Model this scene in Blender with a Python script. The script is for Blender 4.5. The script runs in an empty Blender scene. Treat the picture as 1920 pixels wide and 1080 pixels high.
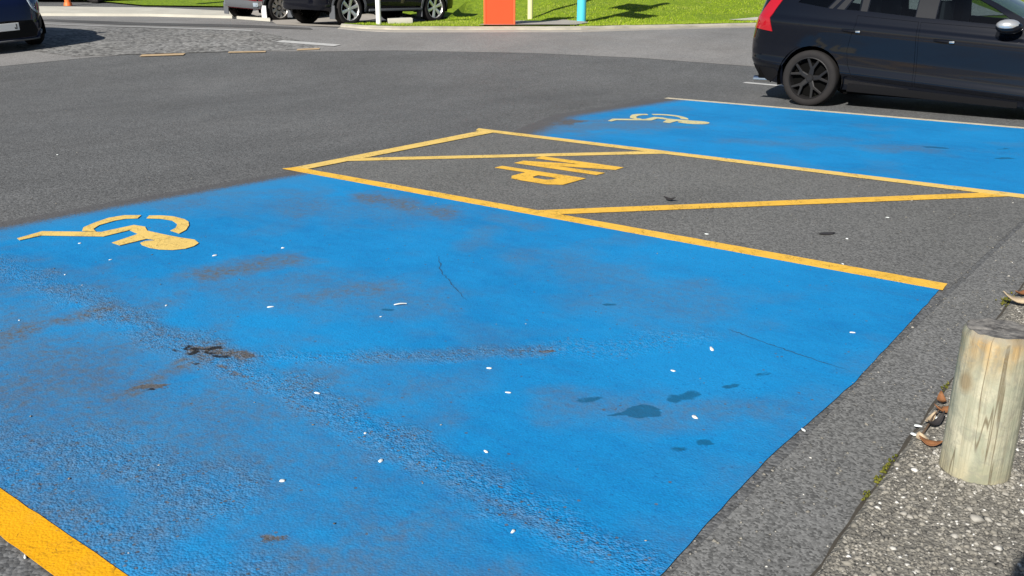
import bpy, bmesh, math, random
import numpy as np
from mathutils import Vector, Matrix, noise as mnoise

random.seed(7)
rng = np.random.default_rng(11)
R = math.radians
scene = bpy.context.scene
COL = scene.collection

# ------------------------------------------------------------------ camera, sky, sun, exposure
EYE = 1.42
cam_d = bpy.data.cameras.new('camera')
cam = bpy.data.objects.new('camera', cam_d)
COL.objects.link(cam)
rt = Vector((0.79397757, 0.60793827, 0.00326653))
up = Vector((-0.19493567, 0.24949256, 0.9485534))
fw = Vector((-0.57584694, 0.75376689, -0.31660035))
cam.matrix_world = Matrix(((rt.x, up.x, -fw.x, 0), (rt.y, up.y, -fw.y, 0), (rt.z, up.z, -fw.z, EYE), (0, 0, 0, 1)))
cam_d.sensor_width = 36
cam_d.lens = 1705.26 / 1920 * 36
cam_d.clip_start = 0.05
cam_d.clip_end = 1000
scene.camera = cam

SUN_EL = 33
world = bpy.data.worlds.new('World')
scene.world = world
world.use_nodes = True
wn = world.node_tree.nodes
wl = world.node_tree.links
bg = wn['Background']
sky = wn.new('ShaderNodeTexSky')
sky.sky_type = 'NISHITA'
sky.sun_disc = False
sky.sun_elevation = R(SUN_EL)
sky.sun_rotation = R(174)
sky.air_density = 1.0
sky.dust_density = 0.6
sky.ozone_density = 1.5
wl.new(sky.outputs[0], bg.inputs[0])
bg.inputs[1].default_value = 0.05
sun_d = bpy.data.lights.new('sun', 'SUN')
sun_d.energy = 5.0
sun_d.angle = R(0.5)
sun_d.color = (1.0, 0.955, 0.88)
sun = bpy.data.objects.new('sun', sun_d)
sun.rotation_euler = (R(90 - SUN_EL), 0, R(6))
sun.location = (0, -20, 20)
COL.objects.link(sun)
scene.view_settings.view_transform = 'Standard'
scene.view_settings.look = 'None'
scene.view_settings.gamma = 1
scene.view_settings.exposure = 0.60
scene.view_settings.use_curve_mapping = False

# ------------------------------------------------------------------ tagging helpers
def tag(o, label=None, cat=None, group=None, kind=None):
    if label: o['label'] = label
    if cat: o['category'] = cat
    if group: o['group'] = group
    if kind: o['kind'] = kind
    return o

def empty(name, loc=(0, 0, 0), mat=None):
    o = bpy.data.objects.new(name, None)
    o.empty_display_size = 0.2
    if mat is not None: o.matrix_world = mat
    else: o.location = loc
    COL.objects.link(o)
    return o

def link(name, me, mat=None, parent=None, loc=None):
    o = bpy.data.objects.new(name, me)
    if mat is not None: me.materials.append(mat)
    COL.objects.link(o)
    if parent is not None: o.parent = parent
    if loc is not None: o.location = loc
    return o

def from_bm(name, bm, mat=None, parent=None, smooth=None, loc=None):
    me = bpy.data.meshes.new(name)
    bm.to_mesh(me)
    bm.free()
    if smooth is not None:
        me.shade_smooth()
        me.set_sharp_from_angle(angle=R(smooth))
    return link(name, me, mat, parent, loc)

def copy_tree(o, parent=None):
    c = o.copy()
    COL.objects.link(c)
    if parent is not None:
        c.parent = parent
    for ch in list(o.children):
        copy_tree(ch, c)
    return c

# ------------------------------------------------------------------ material helpers
class MT:
    def __init__(s, name, rough=0.8, spec=0.5):
        s.m = bpy.data.materials.new(name)
        s.m.use_nodes = True
        s.n = s.m.node_tree.nodes
        s.l = s.m.node_tree.links
        s.b = s.n['Principled BSDF']
        s.b.inputs['Roughness'].default_value = rough
        s.b.inputs['Specular IOR Level'].default_value = spec
        tc = s.n.new('ShaderNodeTexCoord')
        s.co = tc.outputs['Object']
    def _in(s, sock, v):
        if hasattr(v, 'is_output'): s.l.new(v, sock)
        elif isinstance(v, (tuple, list)) and len(v) == 3 and sock.type == 'RGBA': sock.default_value = (*v, 1)
        else: sock.default_value = v
    def mapping(s, scale, co=None):
        m = s.n.new('ShaderNodeMapping')
        s.l.new(co or s.co, m.inputs[0])
        m.inputs['Scale'].default_value = scale
        return m.outputs[0]
    def noise(s, scale, detail=3, rough=0.55, co=None, dist=0):
        t = s.n.new('ShaderNodeTexNoise')
        s.l.new(co or s.co, t.inputs['Vector'])
        t.inputs['Scale'].default_value = scale
        t.inputs['Detail'].default_value = detail
        t.inputs['Roughness'].default_value = rough
        t.inputs['Distortion'].default_value = dist
        return t.outputs['Fac']
    def voro(s, scale, feature='F1', out='Distance', co=None):
        t = s.n.new('ShaderNodeTexVoronoi')
        t.feature = feature
        s.l.new(co or s.co, t.inputs['Vector'])
        t.inputs['Scale'].default_value = scale
        return t.outputs[out]
    def ramp(s, f, stops, interp='LINEAR'):
        r = s.n.new('ShaderNodeValToRGB')
        r.color_ramp.interpolation = interp
        s.l.new(f, r.inputs[0])
        el = r.color_ramp.elements
        while len(el) < len(stops): el.new(0.5)
        for e, (p, c) in zip(el, stops):
            e.position = p
            e.color = (*c, 1) if isinstance(c, (tuple, list)) else (c, c, c, 1)
        return r.outputs[0]
    def mix(s, f, a, b, mode='MIX'):
        m = s.n.new('ShaderNodeMix')
        m.data_type = 'RGBA'
        m.blend_type = mode
        s._in(m.inputs[0], f)
        s._in(m.inputs[6], a)
        s._in(m.inputs[7], b)
        return m.outputs[2]
    def math(s, op, a, b=0.0, c=None, clamp=False):
        m = s.n.new('ShaderNodeMath')
        m.operation = op
        m.use_clamp = clamp
        s._in(m.inputs[0], a)
        s._in(m.inputs[1], b)
        if c is not None: s._in(m.inputs[2], c)
        return m.outputs[0]
    def attr(s, name, out='Fac'):
        a = s.n.new('ShaderNodeAttribute')
        a.attribute_name = name
        return a.outputs[out]
    def bump(s, h, strength=0.4, dist=0.004, prev=None):
        b = s.n.new('ShaderNodeBump')
        b.inputs['Strength'].default_value = strength
        b.inputs['Distance'].default_value = dist
        s.l.new(h, b.inputs['Height'])
        if prev is not None: s.l.new(prev, b.inputs['Normal'])
        return b.outputs[0]
    def set(s, **k):
        for n, v in k.items():
            s._in(s.b.inputs[n.replace('_', ' ')], v)
        return s
    def normal(s, n):
        s.l.new(n, s.b.inputs['Normal'])
        return s

def plain(name, col, rough=0.5, metal=0.0, coat=0.0, spec=0.5, var=0.0, vscale=8.0):
    t = MT(name, rough, spec)
    if var:
        f = t.noise(vscale, 4)
        t.set(Base_Color=t.mix(f, tuple(c * (1 - var) for c in col), tuple(min(1, c * (1 + var)) for c in col)))
    else:
        t.set(Base_Color=col)
    t.b.inputs['Metallic'].default_value = metal
    t.b.inputs['Coat Weight'].default_value = coat
    t.b.inputs['Coat Roughness'].default_value = 0.04
    return t.m

def asphalt_nodes(t, base, grain=0.5, patch=0.12, agg=170.0, tint=(1.0, 0.97, 0.93)):
    """colour socket + height socket of a chipped asphalt"""
    v = t.voro(agg, out='Color')
    sepc = t.n.new('ShaderNodeSeparateColor')
    t.l.new(v, sepc.inputs[0])
    vd = t.voro(agg)
    g = t.math('MULTIPLY_ADD', sepc.outputs[0], grain * 1.5, 1 - grain * 0.75)
    fine = t.noise(60, 4, 0.7)
    g = t.math('MULTIPLY', g, t.math('MULTIPLY_ADD', fine, grain * 0.9, 1 - grain * 0.45))
    big = t.noise(0.55, 6, 0.65, dist=0.4)
    mid = t.noise(4.5, 4, 0.6)
    lanes = t.noise(1.0, 5, 0.65, co=t.mapping((0.9, 0.22, 1)), dist=0.5)
    g = t.math('MULTIPLY', g, t.math('MULTIPLY_ADD', big, patch * 4, 1 - patch * 2))
    g = t.math('MULTIPLY', g, t.math('MULTIPLY_ADD', mid, patch * 1.6, 1 - patch * 0.8))
    g = t.math('MULTIPLY', g, t.math('MULTIPLY_ADD', lanes, patch * 4.5, 1 - patch * 2.25))
    spk = t.noise(95, 2, 0.6)
    spk = t.ramp(spk, [(0.70, 0.0), (0.76, 1.0)])
    c = t.mix(t.noise(0.9, 3), tuple(base * k for k in (0.99, 0.99, 0.985)), tuple(base * k for k in tint))
    c = t.mix(1.0, c, g, 'MULTIPLY')
    c = t.mix(t.math('MULTIPLY', spk, 0.34), c, (0.45, 0.43, 0.40))
    h = t.math('ADD', t.math('MULTIPLY', vd, -1.2), t.math('MULTIPLY', fine, 0.8))
    return c, h

def asphalt(name, base, grain=0.5, patch=0.12, agg=170.0, tint=(1.0, 0.97, 0.93), bump=0.6):
    t = MT(name, 0.85, 0.35)
    c, h = asphalt_nodes(t, base, grain, patch, agg, tint)
    t.set(Base_Color=c).normal(t.bump(h, bump, 0.004))
    return t.m

# ------------------------------------------------------------------ terrain
EX, EY = -0.6070755, 0.79464416            # horizontal view direction: the far side of the lot stands a little higher
def to_ld(x, y): return EY * x - EX * y, EX * x + EY * y
def to_xy(l, d): return EY * l + EX * d, -EX * l + EY * d
def terr(x, y):
    d = EX * x + EY * y
    t = min(max((d - 12) / 9.0, 0), 1)
    z = 0.5 * t * t * (3 - 2 * t)
    if d > 26: z += 0.06 * (min(d, 70) - 26)
    return z
KERB_LD = [(-3.9, 20.95), (-3.2, 20.25), (-2.5, 19.95), (-0.93, 20.0), (1.46, 20.15), (3.4, 20.92), (5.72, 22.15), (9.0, 23.9), (14.0, 26.2), (24.0, 29.5)]
def kerb_d(l):
    return float(np.interp(l, [k[0] for k in KERB_LD], [k[1] for k in KERB_LD]))
def bank(l, d):
    x, y = to_xy(l, d)
    d0 = float(np.interp(l, [-1.2, 1.0], [25.6, 21.6]))
    d0 = max(d0, kerb_d(l) + 1.0)
    k = max(0, d - d0)
    lump = 0.03 * mnoise.noise(Vector((l * 0.9, d * 0.9, 0))) * min(1, max(0, d - kerb_d(l)) )
    return terr(x, y) + 0.09 + 0.115 * k * k / (k + 0.8) + lump

def sheet(name, poly, off, mat, step=0.5, zf=None, kind='structure', parent=None, thick=None):
    """flat polygon draped over the ground, cut along a grid"""
    zf = zf or terr
    bm = bmesh.new()
    vs = [bm.verts.new((x, y, 0)) for x, y in poly]
    es = [bm.edges.new((vs[i], vs[(i + 1) % len(vs)])) for i in range(len(vs))]
    bmesh.ops.triangle_fill(bm, edges=es, use_beauty=True)
    flat = max(EX * x + EY * y for x, y in poly) < 12
    if not flat:
        xs = [p[0] for p in poly]; ys = [p[1] for p in poly]
        for ax, lo, hi in ((0, min(xs), max(xs)), (1, min(ys), max(ys))):
            g = math.ceil(lo / step) * step
            while g < hi:
                co = (g, 0, 0) if ax == 0 else (0, g, 0)
                no = (1, 0, 0) if ax == 0 else (0, 1, 0)
                bmesh.ops.bisect_plane(bm, geom=bm.verts[:] + bm.edges[:] + bm.faces[:], dist=1e-5, plane_co=co, plane_no=no)
                g += step
    for v in bm.verts: v.co.z = zf(v.co.x, v.co.y) + off
    bm.normal_update()
    for f in bm.faces:
        if f.normal.z < 0: f.normal_flip()
    if thick:
        ext = bmesh.ops.extrude_edge_only(bm, edges=[e_ for e_ in bm.edges if e_.is_boundary])
        for v in [q for q in ext['geom'] if isinstance(q, bmesh.types.BMVert)]: v.co.z -= thick
    o = from_bm(name, bm, mat, parent)
    if kind: o['kind'] = kind
    return o

def grid_lines(lo, hi, a, b, fine, coarse):
    out = list(np.arange(a, b + 1e-6, fine))
    v = a - coarse
    while v > lo: out.insert(0, v); v -= coarse
    v = b + coarse
    while v < hi: out.append(v); v += coarse
    return out

M = {}
M['lot'] = asphalt('asphalt_lot', 0.103, 0.62, 0.15, 85, (0.97, 1.0, 1.02))
M['bay_asphalt'] = asphalt('asphalt_bay', 0.122, 0.60, 0.10, 105, (1.0, 1.0, 0.94), 0.45)
M['gutter'] = asphalt('asphalt_gutter', 0.138, 0.70, 0.14, 140, (1.0, 1.0, 0.95), 0.18)
M['road'] = asphalt('asphalt_road', 0.19, 0.3, 0.12, 60, (1.0, 0.95, 0.90))
M['chip'] = asphalt('asphalt_chip', 0.155, 0.75, 0.16, 17, (1.0, 0.97, 0.9), 1.0)
M['dark_road'] = asphalt('asphalt_dark', 0.075, 0.3, 0.2, 60)
M['concrete'] = plain('pale_concrete', (0.44, 0.42, 0.36), 0.85, var=0.25, vscale=1.7)
M['concrete2'] = plain('grey_concrete', (0.31, 0.285, 0.25), 0.85, var=0.25, vscale=2.3)
M['kerb'] = plain('stained_kerb', (0.36, 0.335, 0.27), 0.85, var=0.55, vscale=2.6)
M['white_paint'] = plain('white_paint', (0.42, 0.42, 0.41), 0.7, var=0.25, vscale=9)

# ground
xs = grid_lines(-240, 240, -46, 12, 0.5, 14)
ys = grid_lines(-240, 240, -6, 42, 0.5, 14)
verts = [(x, y, terr(x, y)) for y in ys for x in xs]
nx = len(xs)
faces = [(j * nx + i, j * nx + i + 1, (j + 1) * nx + i + 1, (j + 1) * nx + i) for j in range(len(ys) - 1) for i in range(nx - 1)]
me = bpy.data.meshes.new('ground')
me.from_pydata(verts, [], faces)
ground = link('ground', me, M['lot'])
ground['kind'] = 'structure'

SEAM = [(-16.6, -30), (-16.2, -5), (-15.9, 5), (-15.72, 6.94), (-15.49, 8.16), (-15.17, 9.16), (-14.2, 10.2), (-12.89, 11.21), (-11.94, 12.13), (-9.81, 13.44),
        (-8.1, 14.15), (-6.24, 14.55), (-5.4, 14.66), (-2.2, 14.85), (6, 15.2)]
road_poly = SEAM + [to_xy(14, 26.0), to_xy(9, 23.7), to_xy(5.7, 21.95), to_xy(3.4, 20.75), to_xy(1.46, 19.95), to_xy(-0.93, 19.8), to_xy(-2.5, 19.75), to_xy(-3.9, 20.75),
                    (-17.6, 14.4), (-19.25, 15.06), (-21.89, 16.06), (-24.22, 14.93), (-26.87, 12.95), (-31, 8), (-34, -10), (-34, -30)]
road = sheet('road', road_poly, 0.004, M['road'])
chip = sheet('road_chipseal', [(-15.75, 8.2), (-15.1, 9.05), (-14.15, 10.15), (-13.1, 11.4), (-13.6, 11.72), (-15.0, 12.1), (-16.3, 12.33), (-18.3, 11.6), (-19.6, 11.1), (-19.7, 9.2), (-17.4, 8.0)], 0.009, M['chip'], 0.25)
darkstrip = sheet('road_patch', [(-24.6, 11.7), (-20.5, 11.85), (-16.8, 13.0), (-15.6, 13.4), (-16.1, 13.75), (-18.3, 13.75), (-21.0, 12.9), (-24.9, 12.5)], 0.009, M['dark_road'], 0.25)
gapstrip = sheet('gutter', [(-0.883, -6), (-0.862, 3.3), (-0.845, 4.7), (-0.80, 7), (-0.78, 40), (-0.59, 40), (-0.588, 5), (-0.585, 3.3), (-0.574, 2.0), (-0.57, -6)], 0.003, M['gutter'], 1.0)
hatch_base = sheet('bay_asphalt', [(-5.70, 4.70), (-0.875, 4.70), (-0.83, 7.24), (-5.72, 7.24)], 0.002, M['bay_asphalt'], 1.0)
apron = sheet('driveway', [(-17.9, 14.3), (-16.9, 14.25), (-15.75, 14.45), (-16.2, 15.1), (-17.2, 16.0), (-19.2, 19.0), (-24.0, 21.5), (-23.2, 17.3), (-20.8, 16.2), (-19.2, 15.2)], 0.012, M['concrete2'], 0.4)

# kerb and gutter along the verge
def strip(name, path_ld, d0, d1, z0, z1, mat, zfun=None):
    bm = bmesh.new()
    ls = np.arange(path_ld[0], path_ld[1] + 1e-6, 0.25)
    rows = []
    for l in ls:
        k = kerb_d(l)
        r = []
        for dd, zz in ((d0, -0.05), (d0, z0 + 0.012 * mnoise.noise(Vector((l * 2.3, 0, 0)))), (d1, z1 + 0.012 * mnoise.noise(Vector((l * 2.3, 4, 0)))), (d1, -0.05)):
            x, y = to_xy(l, k + dd)
            r.append(bm.verts.new((x, y, terr(x, y) + zz)))
        rows.append(r)
    for a, b in zip(rows, rows[1:]):
        for i in range(3): bm.faces.new((a[i], b[i], b[i + 1], a[i + 1]))
    bm.faces.new(rows[0]); bm.faces.new(rows[-1][::-1])
    bmesh.ops.recalc_face_normals(bm, faces=bm.faces[:])
    o = from_bm(name, bm, mat)
    o['kind'] = 'structure'
    return o
strip('kerb', (-3.8, 16), -0.02, 0.14, 0.05, 0.085, M['kerb'])
strip('kerb_gutter', (-3.8, 16), -0.36, -0.021, 0.012, 0.02, M['concrete2'])

# left kerb and footpath far away
sheet('pavement', [(-28.0, 12.0), (-26.87, 12.95), (-24.22, 14.93), (-21.89, 16.06), (-19.6, 15.45), (-20.4, 16.05), (-22.8, 17.0), (-25.85, 16.2), (-29.0, 14.2), (-31.0, 11)], 0.075, M['concrete'], 0.4, thick=0.12)
# pale path beyond the kerb, behind the right-hand car
def path_z(x, y):
    l, d = to_ld(x, y); return bank(l, d)
sheet('footway', [to_xy(5.5, 22.75), to_xy(6.2, 23.0), to_xy(9, 24.6), to_xy(14, 26.9), to_xy(14, 30.4), to_xy(9, 28.2), to_xy(7.4, 26.4), to_xy(6.5, 24.4), to_xy(5.3, 23.3)], 0.02, M['concrete'], 0.4, path_z)
sheet('forecourt', [to_xy(-0.75, 20.16), to_xy(1.35, 20.3), to_xy(1.7, 21.2), to_xy(1.2, 22.1), to_xy(0.1, 22.0), to_xy(-0.3, 21.6)], 0.03, M['concrete2'], 0.3, path_z)

# painted road lines far off
def ribbon(pts, w):
    a = []; b = []
    for i, p in enumerate(pts):
        q0 = pts[max(0, i - 1)]; q1 = pts[min(len(pts) - 1, i + 1)]
        t = Vector((q1[0] - q0[0], q1[1] - q0[1])).normalized()
        n = Vector((-t.y, t.x)) * w / 2
        a.append((p[0] + n.x, p[1] + n.y)); b.append((p[0] - n.x, p[1] - n.y))
    return a + b[::-1]
ln = sheet('white_line', ribbon([(-26, 10.1), (-23.66, 10.61), (-19.93, 11.21), (-18.2, 11.75), (-16.32, 12.40)], 0.16), 0.014, M['white_paint'], 0.25, kind=None)
tag(ln, 'long worn white edge line across the far road', 'road marking')
ln = sheet('white_line', ribbon([(-14.45, 11.56), (-13.15, 11.86)], 0.24), 0.014, M['white_paint'], 0.25, kind=None)
tag(ln, 'short worn white line at the end of the rough chipseal patch', 'road marking')
ln = sheet('white_line', [(-5.62, 12.95), (-4.9, 13.0), (-4.9, 13.12), (-5.62, 13.07)], 0.006, M['white_paint'], 0.25, kind=None)
tag(ln, 'short white line on the asphalt behind the rear wheel of the estate car', 'road marking')
ydash = plain('faded_yellow_paint', (0.40, 0.29, 0.17), 0.75, var=0.25, vscale=12)
for (p, q, w, lab) in (((-15.0, 9.02), (-14.55, 9.58), 0.15, 'broadest faded orange dash on the road, left of the others'),
                  ((-14.1, 10.16), (-13.65, 10.62), 0.10, 'thin faded yellow dash between the broad dash and the white line'),
                  ((-13.4, 11.12), (-13.18, 11.46), 0.13, 'shortest faded yellow dash just below the short white line')):
    o = sheet('yellow_dash', [p, (p[0] + w, p[1] - w), (q[0] + w, q[1] - w), q], 0.014, ydash, 0.25, kind=None)
    tag(o, lab, 'road marking', 'faded yellow dashes beside the lot entrance')

# ------------------------------------------------------------------ near markings
def blue_mat(name):
    t = MT(name, 0.7, 0.22)
    ac, ah = asphalt_nodes(t, 0.10, 0.6, 0.1, 120)
    wear, dirt, oil, rough, fade = (t.attr(n) for n in ('wear', 'dirt', 'oil', 'rough', 'fade'))
    n1 = t.noise(28, 5, 0.68)
    n2 = t.noise(110, 3, 0.65)
    n3 = t.noise(2.2, 5, 0.6)
    n4 = t.noise(0.8, 4, 0.6)
    stretch = t.noise(1.0, 5, 0.62, co=t.mapping((3.0, 9.0, 1)))
    blue = t.mix(n3, (0.004, 0.180, 0.425), (0.006, 0.218, 0.510))
    blue = t.mix(t.ramp(stretch, [(0.36, 0.0), (0.62, 0.55)]), blue, (0.003, 0.160, 0.40))
    smear = t.noise(1.0, 6, 0.66, co=t.mapping((1.3, 4.2, 1)), dist=0.7)
    blue = t.mix(t.ramp(smear, [(0.52, 0.0), (0.74, 0.40)]), blue, (0.022, 0.130, 0.29))
    blotch = t.noise(17, 5, 0.7)
    blue = t.mix(t.ramp(blotch, [(0.46, 0.0), (0.72, 0.5)]), blue, (0.004, 0.130, 0.37))
    blue = t.mix(t.ramp(n4, [(0.42, 0.0), (0.60, 0.45)]), blue, (0.008, 0.250, 0.565))
    spk_ = t.noise(150, 4, 0.75)
    blue = t.mix(1.0, blue, t.math('MULTIPLY_ADD', spk_, 0.9, 0.57), 'MULTIPLY')
    fleck = t.noise(62, 4, 0.7)
    blue = t.mix(t.ramp(fleck, [(0.60, 0.0), (0.68, 0.7)]), blue, (0.004, 0.105, 0.29))
    blue = t.mix(t.math('MULTIPLY', fade, 0.62), blue, (0.040, 0.19, 0.38))
    # dull traffic film
    blue = t.mix(t.math('MULTIPLY', dirt, t.math('MULTIPLY_ADD', t.ramp(n1, [(0.36, 0.0), (0.68, 1.0)]), 0.72, 0.36), clamp=True), blue, (0.100, 0.105, 0.108))
    # pinholes where the chips show, worn patches
    pin = t.voro(75)
    pinv = t.voro(75, out='Color')
    sp = t.n.new('ShaderNodeSeparateColor'); t.l.new(pinv, sp.inputs[0])
    holes = t.math('MULTIPLY', t.math('LESS_THAN', pin, 0.42), t.math('LESS_THAN', sp.outputs[1], t.math('MULTIPLY_ADD', rough, 0.12, t.math('MULTIPLY_ADD', wear, 0.25, 0.004))))
    th = t.math('SUBTRACT', t.math('ADD', wear, t.math('MULTIPLY', n2, 0.5)), t.math('MULTIPLY_ADD', n1, -0.55, 0.95))
    bare = t.math('MULTIPLY', th, 7.0, clamp=True)
    eg = t.math('SUBTRACT', t.math('MULTIPLY', t.attr('edge'), 1.25), t.math('MULTIPLY_ADD', t.noise(75, 5, 0.8), 1.5, -0.28))
    bare = t.math('MAXIMUM', bare, t.math('MULTIPLY', eg, 2.2, clamp=True))
    bare = t.math('MAXIMUM', bare, t.math('MULTIPLY', holes, 0.75))
    c = t.mix(bare, blue, t.mix(0.55, ac, (0.082, 0.080, 0.084)))
    lightchip = t.math('MULTIPLY', t.math('GREATER_THAN', sp.outputs[2], 0.66), rough)
    c = t.mix(t.math('MULTIPLY', lightchip, t.math('MULTIPLY', n2, 0.75)), c, (0.11, 0.26, 0.46))
    oo = t.math('MULTIPLY', t.math('SUBTRACT', t.math('ADD', oil, t.math('MULTIPLY', n1, 0.8)), 0.80), 4.5, clamp=True)
    c = t.mix(t.math('MULTIPLY', oo, t.math('MULTIPLY_ADD', n1, 0.5, 0.55), clamp=True), c, (0.004, 0.088, 0.19))
    tt = t.math('MULTIPLY', t.math('SUBTRACT', t.math('ADD', t.attr('tar'), t.math('MULTIPLY', n1, 1.0)), 0.90), 4, clamp=True)
    c = t.mix(t.math('MULTIPLY', tt, 0.93), c, (0.012, 0.011, 0.012))
    h = t.math('ADD', t.math('MULTIPLY', ah, t.math('MULTIPLY_ADD', rough, 1.5, 0.35)), t.math('MULTIPLY', bare, -0.4))
    h = t.math('ADD', h, t.math('MULTIPLY', t.noise(42, 4, 0.6), t.math('MULTIPLY_ADD', rough, 4.5, 0.8)))
    t.set(Base_Color=c, Roughness=t.math('MULTIPLY_ADD', oo, -0.1, 0.72)).normal(t.bump(h, 0.5, 0.0045))
    return t.m
M['blue'] = blue_mat('blue_bay_paint')

def sdf_capsule(X, Y, a, b):
    ax, ay = a; bx, by = b
    dx, dy = bx - ax, by - ay
    L = dx * dx + dy * dy + 1e-9
    t = np.clip(((X - ax) * dx + (Y - ay) * dy) / L, 0, 1)
    return np.hypot(X - ax - t * dx, Y - ay - t * dy)

def blue_bay(name, y0, y1, xl, xr, step, marks, parent):
    ny = int((y1 - y0) / step) + 1
    nxx = int(5.0 / step) + 1
    yv = np.linspace(y0, y1, ny)
    V = np.zeros((ny, nxx, 3))
    u = np.linspace(0, 1, nxx)
    for j, y in enumerate(yv):
        a = np.interp(y, [p[1] for p in xl], [p[0] for p in xl]) + 0.004 * mnoise.noise(Vector((0, y * 7, 3)))
        b = np.interp(y, [p[1] for p in xr], [p[0] for p in xr]) + 0.004 * mnoise.noise(Vector((5, y * 9, 3)))
        V[j, :, 0] = a + (b - a) * u
        V[j, :, 1] = y
    X, Y = V[:, :, 0], V[:, :, 1]
    V[:, :, 2] = 0.005
    # a warp that frays the outlines of the marks
    nz = np.zeros(X.shape); nz2 = np.zeros(X.shape)
    for j in range(ny):
        for i in range(nxx):
            p = Vector((X[j, i] * 5.0, Y[j, i] * 5.0, 0.0))
            nz[j, i] = mnoise.fractal(p, 1.0, 2.0, 4)
            nz2[j, i] = mnoise.fractal(p * 0.33 + Vector((7, 3, 1)), 1.0, 2.0, 3)
    A = {k: np.zeros(X.shape) for k in ('wear', 'dirt', 'oil', 'rough', 'fade', 'tar')}
    EDGE_W = 0.30 if y0 < 5 else 0.55
    for (k, a, b, w, s) in marks:
        dd = sdf_capsule(X, Y, a, b) + (nz * 0.45 if k != 'oil' else nz * 0.95) * w
        m = np.clip(1.0 - dd / w, 0, 1)
        m = m * m * (3 - 2 * m) * s
        if k in ('oil', 'tar'): m = np.clip((1.0 - dd / w) * 1.6, 0, 1) * s
        A[k] = np.maximum(A[k], m)
    A['dirt'] = np.clip(A['dirt'] + np.clip(nz2 * 0.6 - 0.14, 0, 0.20), 0, 1)
    edge = np.clip(1 - np.minimum(X - X[:, :1] + 0.10 * nz2, 9) / 0.50, 0, 1)
    A['fade'] = np.clip(A['fade'] + edge * (0.75 + nz * 0.5), 0, 1)
    A['edge'] = np.clip(1 - (X - X[:, :1] - 0.05) / EDGE_W, 0, 1)
    A['wear'] = np.clip(A['wear'] + np.clip(1 - (X[:, -1:] - X) / 0.03, 0, 1) * 0.05, 0, 1)
    me = bpy.data.meshes.new(name)
    idx = np.arange(ny * nxx).reshape(ny, nxx)
    F = np.stack([idx[:-1, :-1], idx[:-1, 1:], idx[1:, 1:], idx[1:, :-1]], -1).reshape(-1, 4)
    me.from_pydata(V.reshape(-1, 3).tolist(), [], F.tolist())
    for k, v in A.items():
        at = me.attributes.new(k, 'FLOAT', 'POINT')
        at.data.foreach_set('value', v.reshape(-1).astype(np.float32))
    return link(name, me, M['blue'], parent)

def yellow_mat(name, c1, c2, thresh=0.30):
    t = MT(name, 0.7, 0.12)
    ac, ah = asphalt_nodes(t, 0.10, 0.6, 0.1, 120)
    n = t.noise(34, 5, 0.72)
    n2 = t.noise(5, 4)
    dk = t.noise(9, 6, 0.7, dist=0.6)
    y = t.mix(n2, c1, c2)
    y = t.mix(t.ramp(t.noise(3.2, 5, 0.7), [(0.50, 0.0), (0.72, 0.5)]), y, tuple(v * 0.72 + 0.04 for v in c1))
    y = t.mix(t.ramp(dk, [(0.56, 0.0), (0.70, 0.55)]), y, tuple(v * 0.5 for v in c1))
    bare = t.ramp(n, [(thresh - 0.03, 1.0), (thresh + 0.03, 0.0)])
    cr = t.math('ABSOLUTE', t.math('SUBTRACT', t.noise(13, 3, 0.6, dist=1.6), 0.5))
    crk = t.math('MULTIPLY', t.ramp(cr, [(0.006, 1.0), (0.022, 0.0)]), t.ramp(t.noise(6, 3), [(0.44, 0.0), (0.58, 0.75)]))
    y = t.mix(crk, y, (0.10, 0.055, 0.012))
    h = t.math('ADD', t.math('MULTIPLY', ah, 0.5), t.math('MULTIPLY', t.noise(40, 4, 0.6), 0.9))
    t.set(Base_Color=t.mix(bare, y, ac)).normal(t.bump(h, 0.4, 0.005))
    return t.m
M['yellow'] = yellow_mat('yellow_line_paint', (0.68, 0.315, 0.006), (0.78, 0.385, 0.010))
M['yellow_glare'] = yellow_mat('glare_yellow_paint', (0.66, 0.45, 0.115), (0.74, 0.53, 0.175))  # glare on the farther markings put into a paler paint colour
M['yellow_mid'] = yellow_mat('mid_glare_yellow_paint', (0.70, 0.40, 0.045), (0.79, 0.48, 0.08))  # milder glare put into the paint colour
M['yellow_pale'] = yellow_mat('pale_line_paint', (0.50, 0.44, 0.31), (0.60, 0.54, 0.42), 0.34)  # whitish glare of the farthest line put into its colour

def flat_poly(name, outline, holes, z, mat, parent, jag=0.0, thick=0.0012):
    """painted shape: outline with a little thickness"""
    bm = bmesh.new()
    es = []
    for loop in [outline] + holes:
        pts = []
        for i, p in enumerate(loop):
            q = loop[(i + 1) % len(loop)]
            L = math.hypot(q[0] - p[0], q[1] - p[1])
            k = max(1, int(L / 0.06)) if jag else 1
            for j in range(k):
                x = p[0] + (q[0] - p[0]) * j / k; y = p[1] + (q[1] - p[1]) * j / k
                if jag and j:
                    x += jag * mnoise.noise(Vector((x * 14, y * 14, 1))); y += jag * mnoise.noise(Vector((x * 14, y * 14, 9)))
                pts.append((x, y))
        vs = [bm.verts.new((x, y, z)) for x, y in pts]
        es += [bm.edges.new((vs[i], vs[(i + 1) % len(vs)])) for i in range(len(vs))]
    bmesh.ops.triangle_fill(bm, edges=es, use_beauty=True)
    bm.normal_update()
    for f in bm.faces:
        if f.normal.z < 0: f.normal_flip()
    ext = bmesh.ops.extrude_face_region(bm, geom=bm.faces[:])
    for v in [g for g in ext['geom'] if isinstance(g, bmesh.types.BMVert)]: v.co.z += thick
    bmesh.ops.recalc_face_normals(bm, faces=bm.faces[:])
    return from_bm(name, bm, mat, parent)

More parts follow.
